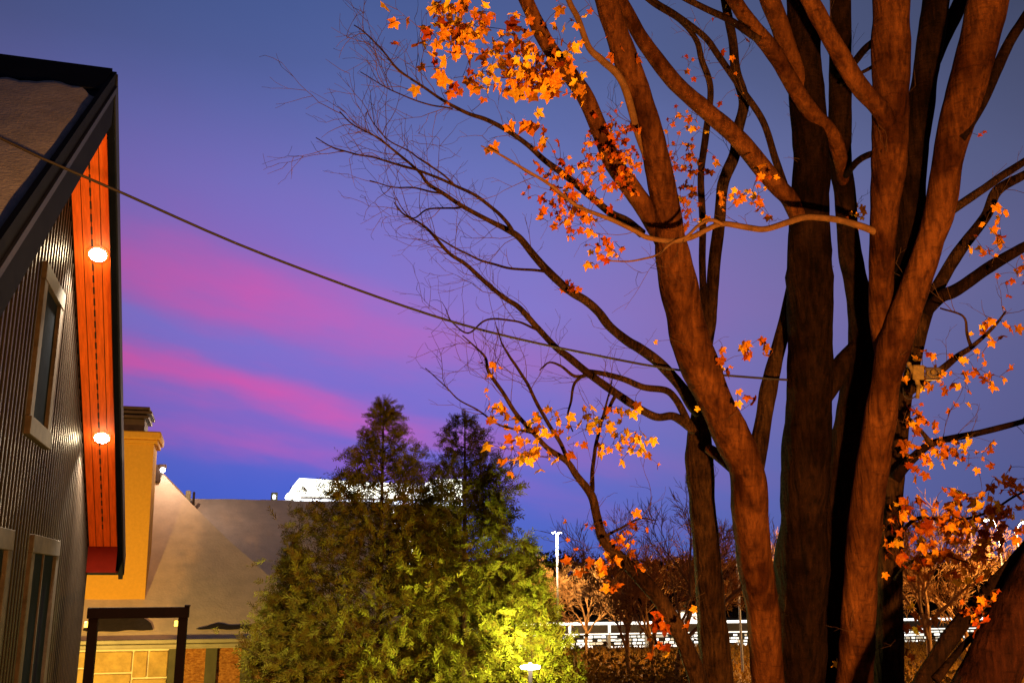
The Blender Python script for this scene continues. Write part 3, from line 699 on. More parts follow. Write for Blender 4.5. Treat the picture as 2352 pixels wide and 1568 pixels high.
limb(maple, [(1700, 1085, 32), (1660, 1052, 30), (1625, 1028, 22)], 9.85, 10.1, BK)
limb(maple, [(1475, 537, 22), (1441, 509, 20), (1405, 491, 18), (1368, 461, 17), (1302, 406, 16), (1253, 370, 14), (1212, 333, 12), (1165, 300, 11), (1117, 275, 10), (1073, 260, 8.5), (1018, 231, 7), (974, 201, 6), (916, 161, 5), (876, 113, 4), (835, 73, 3), (813, 58, 2.5)], 9.3, 7.8, BR, bare=1.3)
limb(maple, [(1040, 250, 4), (982, 240, 3.5), (923, 218, 3), (879, 198, 2.5), (828, 165, 2)], 8.15, 8.0, BR, bare=1.0)
# stem C, dark, and its limbs
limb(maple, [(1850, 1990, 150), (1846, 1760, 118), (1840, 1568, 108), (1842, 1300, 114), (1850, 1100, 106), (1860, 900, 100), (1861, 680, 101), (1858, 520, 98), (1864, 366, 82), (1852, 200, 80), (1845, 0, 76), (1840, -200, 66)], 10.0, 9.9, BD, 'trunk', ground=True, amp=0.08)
limb(maple, [(1835, 500, 44), (1812, 455, 42), (1780, 421, 42), (1698, 322, 41), (1624, 256, 40), (1551, 190, 38), (1478, 95, 34), (1441, 29, 31), (1390, -70, 28)], 9.85, 8.8, BK)
limb(maple, [(1822, 470, 20), (1807, 439, 18), (1781, 366, 17), (1752, 278, 16), (1698, 198, 15), (1650, 128, 15), (1617, 84, 14), (1551, 33, 13), (1500, 0, 11), (1430, -60, 9)], 9.95, 10.8, BR, bare=0.5)
limb(maple, [(1850, 260, 44), (1832, 180, 46), (1808, 110, 44), (1788, 50, 44), (1768, 0, 43), (1730, -110, 38)], 9.9, 9.4, BK)
# D, a dark stem behind, which becomes the upright limb right of C
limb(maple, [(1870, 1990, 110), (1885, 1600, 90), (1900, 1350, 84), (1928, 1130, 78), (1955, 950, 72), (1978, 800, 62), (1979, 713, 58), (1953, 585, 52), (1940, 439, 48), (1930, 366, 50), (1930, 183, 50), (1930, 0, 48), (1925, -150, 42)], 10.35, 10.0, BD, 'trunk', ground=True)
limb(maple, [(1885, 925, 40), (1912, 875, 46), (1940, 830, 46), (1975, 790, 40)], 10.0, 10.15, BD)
# E, the lit stem, and its forks
limb(maple, [(1890, 1990, 130), (1935, 1780, 100), (1962, 1568, 82), (1972, 1400, 76), (1980, 1270, 74), (1996, 1130, 75), (2015, 1000, 72), (2034, 880, 68), (2052, 800, 76), (2080, 715, 70), (2108, 640, 66), (2138, 549, 64), (2160, 476, 68), (2182, 340, 74), (2215, 220, 85), (2245, 110, 88), (2270, 0, 90), (2305, -160, 80)], 9.7, 8.7, BK, 'trunk', ground=True)
limb(maple, [(2045, 840, 60), (2032, 760, 60), (2025, 690, 58), (2026, 585, 58), (2032, 480, 60), (2042, 366, 76), (2046, 220, 82), (2048, 0, 84), (2050, -200, 75)], 9.45, 9.1, BK, 'limb')
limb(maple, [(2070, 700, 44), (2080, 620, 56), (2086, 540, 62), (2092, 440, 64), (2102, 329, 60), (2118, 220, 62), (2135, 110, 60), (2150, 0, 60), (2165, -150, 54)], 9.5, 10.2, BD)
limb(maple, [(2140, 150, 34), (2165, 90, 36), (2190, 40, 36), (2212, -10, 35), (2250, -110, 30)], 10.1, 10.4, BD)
limb(maple, [(1938, 450, 24), (1934, 385, 32), (1912, 312, 36), (1851, 242, 38), (1777, 121, 37), (1723, 55, 36), (1680, -10, 34), (1620, -110, 30)], 10.12, 8.2, BK)
limb(maple, [(2040, 290, 40), (2020, 248, 44), (1979, 205, 44), (1928, 124, 42), (1880, 37, 40), (1830, -60, 36)], 9.2, 8.4, BK)
limb(maple, [(1745, 92, 18), (1727, 81, 17), (1679, 48, 16), (1624, 22, 15), (1580, 0, 14), (1500, -40, 10)], 8.95, 9.5, BR, bare=0.4)
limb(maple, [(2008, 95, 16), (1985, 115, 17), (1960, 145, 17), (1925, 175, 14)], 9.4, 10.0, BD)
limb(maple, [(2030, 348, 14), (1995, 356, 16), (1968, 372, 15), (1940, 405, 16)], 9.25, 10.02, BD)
limb(maple, [(2010, 150, 9), (1975, 170, 8), (1930, 195, 7)], 9.4, 9.9, BR)
# pale branch sweeping across the front
limb(maple, [(2030, 548, 16), (2000, 528, 17), (1949, 511, 15), (1905, 502, 15), (1850, 499, 15), (1814, 509, 15), (1759, 526, 14), (1720, 523, 14), (1661, 514, 13), (1624, 527, 13), (1588, 545, 13), (1544, 553, 12), (1489, 546, 12), (1459, 531, 11), (1405, 505, 10), (1331, 476, 9), (1295, 450, 8), (1258, 421, 7.5), (1203, 388, 6.5), (1148, 355, 5), (1105, 335, 3)], 9.4, 7.9, BP, bare=0.5)
limb(maple, [(1661, 516, 10), (1630, 505, 9), (1600, 520, 8), (1575, 545, 7), (1540, 560, 6), (1500, 590, 5), (1430, 600, 4), (1380, 598, 3)], 8.7, 8.5, BP, bare=0.3)
# right-hand limbs
limb(maple, [(2205, 320, 26), (2250, 240, 30), (2286, 165, 26), (2320, 95, 25), (2352, 45, 24), (2420, -60, 20)], 9.0, 9.5, BD, bare=0.2)
limb(maple, [(2172, 495, 22), (2191, 480, 20), (2253, 438, 19), (2300, 405, 18), (2352, 372, 17), (2430, 320, 14)], 9.1, 9.8, BR, bare=0.5)
limb(maple, [(2020, 1990, 110), (2035, 1750, 84), (2040, 1568, 72), (2042, 1400, 64), (2046, 1200, 52), (2060, 1050, 44), (2076, 920, 34), (2098, 835, 28), (2116, 760, 30), (2136, 695, 34), (2198, 585, 28), (2264, 497, 24), (2290, 439, 22), (2352, 402, 18), (2430, 360, 14)], 10.25, 10.5, M['bark_rough'], 'trunk', ground=True, bare=0.3)
limb(maple, [(2125, 720, 28), (2160, 682, 30), (2198, 665, 29), (2272, 614, 26), (2352, 567, 22), (2440, 520, 18)], 10.3, 9.5, BD, bare=0.4)
limb(maple, [(2055, 1100, 28), (2075, 1075, 24), (2115, 1035, 20), (2152, 1014, 17), (2251, 993, 15), (2352, 967, 13), (2440, 940, 10)], 10.1, 9.4, BD, bare=0.9)
limb(maple, [(2080, 905, 22), (2115, 880, 20), (2162, 849, 18), (2198, 819, 15), (2235, 794, 11), (2283, 750, 7), (2310, 715, 4)], 10.2, 9.6, BR, bare=1.0)
limb(maple, [(2230, 797, 9), (2222, 765, 7), (2212, 725, 5), (2160, 708, 4)], 9.85, 9.8, BR, bare=1.0)
limb(maple, [(2140, 1020, 14), (2112, 985, 8), (2090, 960, 5)], 9.9, 9.8, BR, bare=0.6)
limb(maple, [(2060, 1230, 10), (2110, 1190, 9), (2180, 1195, 7), (2260, 1180, 6), (2330, 1140, 5), (2400, 1100, 4)], 10.1, 9.2, BR, bare=1.2)
limb(maple, [(2055, 1330, 8), (2090, 1290, 7), (2150, 1270, 5), (2220, 1290, 3)], 10.1, 9.4, BR, bare=0.8)
# rough-barked tree A and its long branches
limb(rough, [(1662, 1990, 105), (1655, 1750, 80), (1648, 1568, 72), (1638, 1450, 68), (1626, 1300, 64), (1615, 1180, 62), (1607, 1080, 64), (1606, 1010, 58), (1608, 950, 44), (1612, 860, 36), (1622, 780, 32), (1632, 720, 28), (1639, 622, 27), (1648, 548, 26), (1654, 494, 26), (1661, 421, 26), (1687, 355, 25), (1694, 300, 25), (1709, 234, 24), (1690, 165, 23), (1683, 92, 21), (1665, 0, 19), (1650, -110, 16)], 10.3, 10.7, BR, 'trunk', ground=True, amp=0.08)
limb(rough, [(1627, 740, 20), (1617, 690, 17), (1613, 600, 16), (1614, 512, 16), (1610, 403, 16), (1621, 311, 16), (1632, 205, 15), (1612, 139, 15), (1599, 92, 13), (1562, 48, 11), (1496, 7, 9), (1430, -50, 6)], 10.5, 10.4, BR, bare=0.5)
limb(rough, [(1605, 945, 30), (1588, 926, 28), (1562, 885, 26), (1515, 834, 25), (1471, 801, 24), (1441, 783, 22), (1401, 750, 22), (1375, 717, 20), (1346, 691, 20), (1306, 666, 19), (1258, 622, 18), (1225, 585, 17), (1192, 545, 15), (1160, 525, 13), (1128, 509, 11), (1066, 476, 10), (1019, 445, 9), (982, 421, 7.5), (960, 392, 6.5), (894, 337, 5), (865, 315, 4), (810, 286, 3), (780, 256, 2.4)], 10.2, 8.3, BR, bare=1.4)
limb(rough, [(1180, 538, 11), (1161, 505, 9), (1106, 458, 8), (1044, 425, 7), (960, 392, 6), (872, 366, 4.5), (828, 357, 4), (770, 341, 3), (726, 315, 2.2)], 8.95, 8.2, BR, bare=1.3)
limb(rough, [(1044, 425, 5), (1011, 395, 4.5), (960, 362, 4), (938, 346, 3.5), (894, 322, 3), (860, 290, 2.4), (845, 262, 2)], 8.6, 8.4, BR, bare=1.3)
limb(rough, [(1019, 445, 5), (990, 440, 4.5), (950, 432, 4), (900, 430, 3), (850, 415, 2.2)], 8.6, 8.7, BR, bare=1.1)
limb(rough, [(1066, 476, 5), (1020, 478, 4.5), (980, 480, 4), (950, 500, 3), (925, 480, 2.4), (910, 455, 2)], 8.7, 8.9, BR, bare=1.1)
limb(rough, [(1595, 985, 26), (1570, 968, 22), (1544, 955, 20), (1507, 957, 20), (1460, 933, 19), (1405, 896, 18), (1350, 856, 17), (1306, 820, 16), (1276, 797, 15), (1232, 750, 14), (1192, 706, 13), (1160, 685, 11), (1119, 652, 10), (1071, 608, 9), (1031, 581, 8), (987, 531, 6.5), (960, 510, 5), (925, 490, 4), (905, 465, 2.4)], 10.2, 8.8, BR, bare=1.3)
limb(rough, [(1580, 970, 18), (1566, 940, 17), (1551, 915, 16), (1529, 896, 16), (1478, 889, 15), (1434, 871, 14), (1386, 858, 12), (1350, 852, 10)], 10.15, 9.8, BR, bare=0.7)
limb(rough, [(1258, 624, 7), (1200, 619, 6), (1148, 612, 5.5), (1090, 590, 5), (1034, 561, 4.2), (1000, 540, 3.5), (960, 512, 2.6)], 9.35, 9.1, BR, bare=1.2)
limb(rough, [(1240, 760, 6), (1185, 738, 5), (1120, 735, 4.5), (1075, 765, 4), (1040, 740, 3), (1025, 710, 2.2)], 9.3, 9.1, BR, bare=1.2)
limb(rough, [(1355, 860, 9), (1320, 862, 8), (1290, 840, 6), (1262, 832, 4.5), (1240, 850, 3)], 9.75, 9.6, BR, bare=1.0)
limb(rough, [(1345, 858, 8), (1320, 880, 7), (1312, 920, 6), (1304, 960, 4.5), (1315, 990, 3)], 9.7, 9.7, BR, bare=0.9)
limb(rough, [(1415, 905, 9), (1400, 935, 8), (1385, 960, 7), (1378, 985, 6)], 9.85, 9.7, BR, bare=0.4)
# young maple in front
limb(sap, [(1660, 1990, 60), (1640, 1750, 48), (1605, 1568, 42), (1586, 1511, 42), (1559, 1450, 38), (1522, 1386, 36), (1477, 1331, 33), (1434, 1289, 29), (1404, 1261, 26), (1382, 1228, 23), (1370, 1182, 20), (1358, 1136, 19), (1324, 1091, 15), (1302, 1059, 14), (1258, 1029, 12), (1225, 993, 11), (1185, 949, 10), (1155, 901, 9), (1122, 853, 8), (1115, 821, 6), (1090, 795, 4), (1062, 770, 2.5)], 9.3, 8.6, M['bark_rough'], 'trunk', ground=True, bare=0.9)
limb(sap, [(1312, 1072, 11), (1295, 1035, 10), (1280, 1007, 10), (1240, 941, 9), (1214, 883, 8), (1192, 850, 7), (1166, 810, 6), (1152, 788, 4), (1140, 750, 2.5)], 8.85, 8.7, BR, bare=1.1)
limb(sap, [(1230, 997, 6), (1214, 991, 5.5), (1170, 982, 5), (1133, 967, 4.5), (1097, 941, 4), (1053, 916, 3.4), (1009, 875, 2.8), (976, 846, 2)], 8.8, 8.5, BR, bare=0.9)
limb(sap, [(1358, 1140, 12), (1361, 1091, 10), (1368, 1029, 9), (1379, 982, 8), (1390, 940, 6), (1400, 900, 4), (1408, 860, 2.5)], 8.95, 9.2, BR, bare=0.9)
limb(sap, [(1385, 1235, 8), (1420, 1215, 6), (1470, 1190, 4), (1500, 1195, 3)], 9.05, 8.9, BR, bare=0.5)
limb(sap, [(1440, 1292, 8), (1410, 1330, 6), (1395, 1365, 4)], 9.1, 8.9, BR, bare=0.5)
limb(sap, [(1520, 1390, 10), (1500, 1440, 8), (1510, 1490, 5)], 9.2, 8.8, BR, bare=0.3)
limb(sap, [(1555, 1450, 9), (1575, 1410, 6), (1590, 1370, 3)], 9.2, 8.9, BR, bare=0.4)
# leaning trunk in the right corner
limb(lean, [(2060, 2050, 190), (2170, 1760, 150), (2250, 1600, 128), (2318, 1455, 116), (2375, 1340, 108), (2450, 1190, 100), (2540, 990, 90)], 7.4, 8.0, M['bark_red'], 'trunk', ground=True)
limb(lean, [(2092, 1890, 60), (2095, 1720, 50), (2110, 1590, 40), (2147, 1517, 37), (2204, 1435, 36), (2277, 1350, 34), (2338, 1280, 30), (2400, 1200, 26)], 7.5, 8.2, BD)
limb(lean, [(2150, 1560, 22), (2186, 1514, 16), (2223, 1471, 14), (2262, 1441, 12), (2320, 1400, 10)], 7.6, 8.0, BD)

# bare twigs growing from the limbs
def twigs(root, density, seed):
    rs = np.random.default_rng(seed); so = Soup(); extra = []
    def grow(p, d, length, r, lvl):
        n = max(3, int(length / 0.07)); pts = [p]; q = p.copy(); dd = d / np.linalg.norm(d); subs = []
        for i in range(n):
            dd = dd + rs.normal(0, 0.16, 3) + np.array([0, 0, 0.05]); dd /= np.linalg.norm(dd); q = q + dd * length / n; pts.append(q.copy())
            if lvl < 2 and i > 0 and rs.random() < 0.55: subs.append((q.copy(), dd.copy()))
        rad = np.linspace(r, max(0.0014, r * 0.35), len(pts)); V, Fc = tube_vf(pts, rad, 3, cap=False); so.add(V, Fc)
        extra.append(np.array(pts))
        for q_, d_ in subs:
            side = rs.normal(0, 1, 3); side -= d_ * np.dot(side, d_); side /= np.linalg.norm(side)
            grow(q_, d_ * 0.75 + side * 0.65, length * rs.uniform(0.35, 0.65), r * 0.6, lvl + 1)
    for V, R, bare in REG[root.name]:
        if bare <= 0: continue
        ln_ = np.linalg.norm(np.diff(V, axis=0), axis=1).sum(); k = int(ln_ * density * bare)
        Tn = np.gradient(V, axis=0)
        for _ in range(k):
            f = rs.random() ** 0.6; i = int((0.1 + 0.9 * f) * (len(V) - 1)); d_ = Tn[i] / (np.linalg.norm(Tn[i]) + 1e-9)
            side = rs.normal(0, 1, 3); side -= d_ * np.dot(side, d_); side /= np.linalg.norm(side)
            grow(V[i], d_ * 0.8 + side * 0.8, rs.uniform(0.16, 0.55) * (1.2 if f > 0.5 else 0.8), 0.0042, 0)
    if so.V:
        tag(so.build('bare_twigs', M['twig'], root), kind='stuff')
    return extra
EXTRA = {r.name: twigs(r, 5.0, 11 + i) for i, r in enumerate((maple, rough, sap))}

# ------------------------------------------------------------------ maple leaves
def leaf_template(seed):
    r = random.Random(seed); pts = []
    lob = [(-150, .34), (-122, .62), (-92, .50), (-64, .88), (-48, .66), (-34, .56), (-20, .74), (0, 1.0), (20, .74), (34, .56), (48, .66), (64, .88), (92, .50), (122, .62), (150, .34)]
    for a, l in lob:
        a += r.uniform(-4, 4); l *= r.uniform(0.9, 1.1); t = math.radians(a)
        pts.append((l * math.cos(t), l * math.sin(t)))
    f_, c_, tw_ = r.uniform(-0.15, 0.75), r.uniform(-0.1, 0.7), r.uniform(-0.5, 0.5); wd_ = r.uniform(0.7, 1.0)
    V = [(0, 0, 0)] + [(x, y * wd_, -f_ * abs(y) - c_ * x * abs(x) + tw_ * x * y + r.uniform(-.09, .09)) for x, y in pts]
    Fc = [(0, i, i + 1) for i in range(1, len(pts))]
    # petiole
    V += [(-0.02, -0.012, 0), (-0.02, 0.012, 0), (-0.55, 0.0, 0.14)]; n = len(V); Fc.append((n - 3, n - 2, n - 1))
    return np.array(V) * np.array([0.66, 0.66, 0.66]), Fc
LT = [leaf_template(s) for s in (1, 2, 3, 4, 5, 6)]
LM = ['leaf_red', 'leaf_rust', 'leaf_orange', 'leaf_amber']
LMESH = {}
for a, (V, Fc) in enumerate(LT):
    for m in LM:
        me = bpy.data.meshes.new('leaf'); me.from_pydata(V.tolist(), [], Fc); me.materials.append(M[m]); LMESH[a, m] = me
# clusters: tree, cx, cy, rx, ry, n, leaf px, tone 0 red .. 3 amber
CL = [
 (maple, 1110, 95, 130, 80, 95, 38, 2.0), (maple, 1235, 175, 80, 50, 80, 39, 2.1), (maple, 1035, 40, 80, 45, 36, 38, 2.0), (maple, 890, 14, 4, 4, 1, 44, 2.5),
 (maple, 1212, 283, 26, 22, 4, 50, 2.0), (maple, 1250, 312, 10, 18, 2, 46, 2.2), (maple, 1130, 346, 22, 12, 3, 36, 2.6), (maple, 1050, 190, 60, 40, 10, 28, 1.4),
 (maple, 1305, 430, 62, 66, 110, 22, 0.9), (maple, 1330, 505, 45, 32, 22, 24, 1.5), (maple, 1375, 575, 45, 25, 13, 26, 1.6), (maple, 1412, 330, 44, 64, 85, 20, 0.7), (maple, 1430, 400, 30, 60, 40, 20, 0.9),
 (maple, 1430, 140, 30, 30, 8, 34, 1.6), (maple, 1300, 60, 60, 50, 18, 26, 1.2),
 (rough, 1565, 375, 52, 66, 70, 20, 1.0), (rough, 1580, 475, 42, 45, 34, 20, 1.5), (maple, 1688, 460, 36, 22, 14, 22, 1.7), (maple, 1752, 435, 26, 45, 16, 24, 1.8), (maple, 1640, 150, 90, 120, 20, 18, 1.0), (maple, 1962, 480, 24, 30, 9, 24, 1.7), (rough, 1580, 290, 30, 50, 12, 20, 1.0),
 (sap, 1245, 985, 85, 42, 34, 28, 2.4), (sap, 1215, 1045, 60, 28, 20, 30, 2.4), (sap, 1150, 945, 30, 14, 12, 27, 2.4), (sap, 1425, 1015, 46, 28, 26, 29, 2.6), (rough, 1345, 968, 60, 26, 16, 25, 2.2), (rough, 1430, 955, 30, 25, 8, 26, 2.3), (sap, 1120, 870, 40, 35, 7, 24, 1.9), (rough, 1310, 658, 12, 14, 9, 24, 0.6),
 (maple, 1640, 870, 55, 90, 15, 28, 1.8), (maple, 1740, 805, 34, 18, 8, 28, 1.6), (maple, 1700, 910, 15, 20, 3, 30, 1.4), (maple, 1508, 785, 8, 8, 1, 26, 2.6),
 (sap, 1395, 1292, 62, 30, 26, 29, 1.7), (sap, 1435, 1240, 48, 28, 13, 28, 1.6), (sap, 1405, 1352, 20, 24, 6, 30, 1.3), (sap, 1345, 1215, 35, 25, 4, 22, 0.7), (sap, 1478, 1195, 25, 15, 3, 28, 1.0), (sap, 1512, 1072, 6, 6, 1, 26, 1.2),
 (sap, 1512, 1425, 16, 26, 6, 36, 0.2), (sap, 1500, 1470, 30, 30, 8, 28, 0.5), (sap, 1582, 1418, 20, 20, 4, 34, 1.8),
 (maple, 2150, 858, 60, 36, 26, 26, 1.9), (maple, 2245, 845, 55, 60, 22, 25, 1.9), (maple, 2300, 745, 28, 25, 7, 28, 1.8), (maple, 2285, 560, 60, 60, 16, 30, 1.4), (maple, 2330, 650, 25, 40, 6, 26, 1.3), (maple, 2135, 1040, 48, 30, 34, 26, 1.6), (maple, 2225, 1065, 90, 60, 16, 26, 1.6),
 (maple, 2150, 1195, 85, 48, 66, 32, 1.5), (maple, 2135, 1285, 66, 45, 46, 32, 1.4), (maple, 2262, 1215, 62, 42, 40, 32, 1.4), (maple, 2195, 1150, 28, 30, 6, 46, 1.7), (maple, 2322, 1130, 32, 50, 16, 34, 1.2), (maple, 2125, 965, 40, 30, 14, 26, 1.6), (maple, 2225, 1290, 60, 40, 14, 30, 1.3), (maple, 2280, 1180, 60, 30, 14, 36, 1.5),
 (lean, 2255, 1395, 34, 42, 30, 30, 1.2), (maple, 2100, 1425, 25, 18, 5, 30, 1.7), (maple, 2085, 1500, 10, 10, 2, 30, 1.5), (maple, 2255, 310, 8, 6, 2, 22, 0.7), (maple, 1920, 1525, 6, 6, 1, 30, 2.0),
]
lr = np.random.default_rng(5); LEAVES = []      # (size, root, pos, dir, nrm, template, mat)
TW = {}
for r_ in (maple, rough, sap, lean):
    nodes = [V[::3] for V, R, b in REG[r_.name]] + [e[::2] for e in EXTRA.get(r_.name, [])]
    TW[r_.name] = [np.vstack(nodes), Soup()]
def to_px(V):
    v = V - CAM; d = v @ _fw; return np.stack([1176 + FPX * (v @ _rt) / d, 784 - FPX * (v @ _up) / d], 1), d
for (r_, cx_, cy_, rx, ry, n, spx, tone) in CL:
    N, so = TW[r_.name]; pp, dd = to_px(N)
    near = np.hypot(pp[:, 0] - cx_, pp[:, 1] - cy_); near[dd > 12] = 1e9
    D0 = float(np.median(dd[np.argsort(near)[:6]])) - 0.12
    targets = []
    for _ in range(int(n * 1.15 + 0.5)):
        while True:
            u, v = lr.normal(0, 0.62, 2)
            if u * u + v * v < 2.6: break
        size = spx * lr.uniform(0.5, 1.2); d = D0 + lr.normal(0, 0.16)
        targets.append((P(cx_ + u * rx * 1.15, cy_ + v * ry * 1.15, d), size * d / FPX))
    targets.sort(key=lambda t: np.min(np.linalg.norm(N - t[0], axis=1)))
    for p, s in targets:
        dist = np.linalg.norm(N - p, axis=1); i = int(np.argmin(dist)); q = N[i]
        stem_dir = np.array([lr.normal(0, 0.8), lr.normal(0, 0.5), -0.75 + lr.normal(0, 0.5)]); stem_dir /= np.linalg.norm(stem_dir)
        root_p = p - stem_dir * s * 0.28
        if dist[i] > 0.02:
            mid = (q + root_p) / 2 + lr.normal(0, 0.05, 3) * min(1, dist[i]) + np.array([0, 0, 0.06 * dist[i]])
            m1 = (q * 2 + mid) / 3 * 1.0; path, rad = catmull([q, mid, root_p], [min(0.006, 0.0026 + 0.004 * dist[i]), 0.0026, 0.0016], 0.06)
            V, Fc = tube_vf(path, rad, 3, cap=False); so.add(V, Fc)
            N = np.vstack([N, path[1:]])
        nrm = -_fw * 0.6 + lr.normal(0, 0.75, 3)
        t_ = int(np.clip(round(tone + lr.normal(0, 0.75)), 0, 3))
        LEAVES.append((s, r_, p - stem_dir * s * 0.20, stem_dir, nrm, int(lr.integers(6)), LM[t_]))
    TW[r_.name][0] = N
for r_ in (maple, rough, sap, lean):
    if TW[r_.name][1].V: tag(TW[r_.name][1].build('leafy_twigs', M['twig'], r_), kind='stuff')
LEAVES.sort(key=lambda t: -t[0])
budget = {maple.name: 290, rough.name: 80, sap.name: 140, lean.name: 40}; rest = {}
def basis(d, n):
    d = d / np.linalg.norm(d); s = np.cross(n, d); s /= np.linalg.norm(s) + 1e-9; n = np.cross(d, s); return d, s, n
for (s, r_, p, d, n, ti, m) in LEAVES:
    if budget[r_.name] > 0:
        budget[r_.name] -= 1
        o = bpy.data.objects.new('leaf', LMESH[ti, m]); link(o, r_)
        a, b, c = basis(d, n); mtx = Matrix(((a[0], b[0], c[0]), (a[1], b[1], c[1]), (a[2], b[2], c[2])))
        o.location = Vector(p) - world_of(r_); o.rotation_euler = mtx.to_euler(); o.scale = (s, s, s)
    else: rest.setdefault(r_.name, []).append((s, p, d, n, ti, m))
for r_ in (maple, rough, sap, lean):
    if r_.name not in rest: continue
    so = Soup()
    for (s, p, d, n, ti, m) in rest[r_.name]:
        a, b, c = basis(d, n); V = LT[ti][0] * s; V = V[:, :1] * a + V[:, 1:2] * b + V[:, 2:] * c + p; so.add(V, LT[ti][1], LM.index(m))
    tag(so.build('small_leaves', None, r_, mats=[M[k] for k in LM]), kind='stuff')

# ------------------------------------------------------------------ security flood light strapped to the maple
SD = 9.75
def SP(x, y, dd=0.0): return P(x, y, SD + dd)
sl = thing('security_light', 'yellowed security flood light with square lamp head on the maple trunk', 'lamp', SP(2098, 880))
def px_box(name, x0, y0, x1, y1, d0, d1, m, parent, b=0.006):
    V, Fc = bev_box(0, 1, 0, 1, 0, 1, 0.08); out = []
    for u, v, w in V: out.append(P(x0 + (x1 - x0) * u, y0 + (y1 - y0) * v, SD + d0 + (d1 - d0) * w))
    return mesh_obj(name, out, Fc, m, parent)
tube('bracket', [SP(2080, 836, .12), SP(2092, 842), SP(2104, 866), SP(2112, 892)], [0.022, 0.022, 0.024, 0.022], M['sec_yellow'], sl, 10)
tube('sensor', [SP(2110, 885, -.03), SP(2107, 915, -.03)], [0.019, 0.019], M['sec_yellow'], sl, 12)
tube('knob', [SP(2084, 834, -.02), SP(2090, 836, -.06)], [0.022, 0.018], M['sec_yellow'], sl, 10)
px_box('body', 2096, 838, 2124, 872, -0.03, 0.10, M['sec_yellow'], sl)
hd = px_box('lamp_head', 2125, 843, 2162, 871, -0.07, 0.06, M['sec_dark'], sl)
for k in range(13):
    a = math.radians(-20 + 220 * k / 12); c = P(2143.5 + 13 * math.cos(a), 856 + 9.5 * math.sin(a), SD - 0.078)
    V, Fc = tube_vf([c, c - _fw * 0.008], [0.011, 0.008], 8); mesh_obj('led', V, Fc, M['sec_yellow'], hd, True)
c = P(2143, 854, SD - 0.074); V, Fc = tube_vf([c, c - _fw * 0.02], [0.028, 0.022], 14); mesh_obj('lens', V, Fc, M['sec_yellow'], hd, True)
px_box('head_rim', 2126, 872, 2164, 874, -0.075, 0.06, M['gutter'], hd)
wpts = [SP(2074, 890, .05), SP(2076, 908), SP(2088, 916), SP(2100, 912), SP(2107, 905)]
pts, rr = catmull(wpts, [0.006] * 5, 0.02); tube('cord', pts, rr, M['cable'], sl, 6)

# ------------------------------------------------------------------ parking deck, poles and far building
YG = 100.0
gx0 = on_plane(1120, 1430, 1, YG)[0]; gx1 = 118.0
pk = thing('parking_deck', 'long brightly lit parking deck with railing behind the maples', 'parking deck', ((gx0 + gx1) / 2, YG + 8, -5.3))
zr = on_plane(1400, 1427, 1, YG)[2]; zr0 = on_plane(1400, 1434, 1, YG)[2]; zb1 = on_plane(1400, 1452, 1, YG)[2]; zb2 = on_plane(1400, 1458, 1, YG)[2]; zb3 = on_plane(1400, 1489, 1, YG)[2]
box('deck_slab', gx0, gx1, YG, YG + 18, zb2 + 0.05, zb1 - 0.03, M['concrete'], pk)
box('base_wall', gx0, gx1, YG - 0.05, YG + 18, -5.6, zb3, M['concrete'], pk)
box('back_wall', gx0, gx1, YG + 12, YG + 12.3, zb3, zb2 + 0.05, M['concrete'], pk)
step = 4.35; nb_ = int((gx1 - gx0) / step)
for i in range(nb_):
    x = gx0 + i * step
    box('railing_light', x + 0.05, x + step - 0.05, YG + 0.0, YG + 0.12, zr0 + random.uniform(0, .04), zr - random.uniform(0, .03), M['e_garage2'], pk)
    box('railing_post', x - 0.13, x + 0.13, YG - 0.02, YG + 0.14, zb1, zr0 + 0.02, M['e_garage'], pk)  # posts glow by emission in place of deck light falling on them
    box('railing_panel', x + 0.14, x + step - 0.14, YG + 0.05, YG + 0.09, zb1, zr0 - 0.02, M['dark_panel'], pk)
    box('column', x - 0.16, x + 0.16, YG + 0.1, YG + 0.5, zb3, zb2 + 0.05, M['concrete'], pk)
    hh = zb2 - zb3
    for j in range(4):
        z0 = zb3 + hh * (0.02 + 0.25 * j); z1 = z0 + hh * random.uniform(0.14, 0.205); xx = x + 0.2
        while xx < x + step - 0.35:
            wdt = random.uniform(0.25, 0.9); xe = min(xx + wdt, x + step - 0.2)
            box('lit_bay', xx, xe, YG + 0.55, YG + 0.6, z0 + random.uniform(0, .04), z1, M[random.choice(['e_garage', 'e_garage', 'e_garage', 'e_garage2', 'e_garage2', 'e_garage3', 'dark_panel'])], pk)
            xx = xe + random.uniform(0.06, 0.22)
    box('slab_strip', x + 0.05, x + step - 0.05, YG - 0.04, YG - 0.001, zb2 + 0.1, zb2 + 0.17, M['e_garage2'], pk)
ta = on_plane(1558, 1404, 1, YG + 2)[0]; tb = on_plane(1625, 1404, 1, YG + 2)[0]; tz = on_plane(1590, 1403, 1, YG + 2)[2]
tw = box('stair_tower', ta, tb, YG + 2, YG + 6, zb1, tz, M['concrete'], pk)
for k in range(3): box('lit_panel', ta + 0.1 + k * (tb - ta) / 3, ta - 0.1 + (k + 1) * (tb - ta) / 3, YG + 1.93, YG + 1.99, tz - 1.1, tz - 0.12, M['e_garage'], tw)
rq = on_plane(2203, 1437, 1, YG - 1)
rs_ = thing('signal_lamp', 'small red signal lamp glowing in front of the parking deck', 'lamp', (rq[0], YG - 1, gh(rq[0], YG - 1)))
tube('post', [(rq[0], YG - 1, -5.4), (rq[0], YG - 1, rq[2] - 0.2)], [0.06, 0.06], M['galv'], rs_, 6)
for k in (-1, 1): tube('light', [rq + np.array([k * 0.22, -0.05, 0]), rq + np.array([k * 0.22, 0.05, 0])], [0.16, 0.16], M['e_red'], rs_, 10)
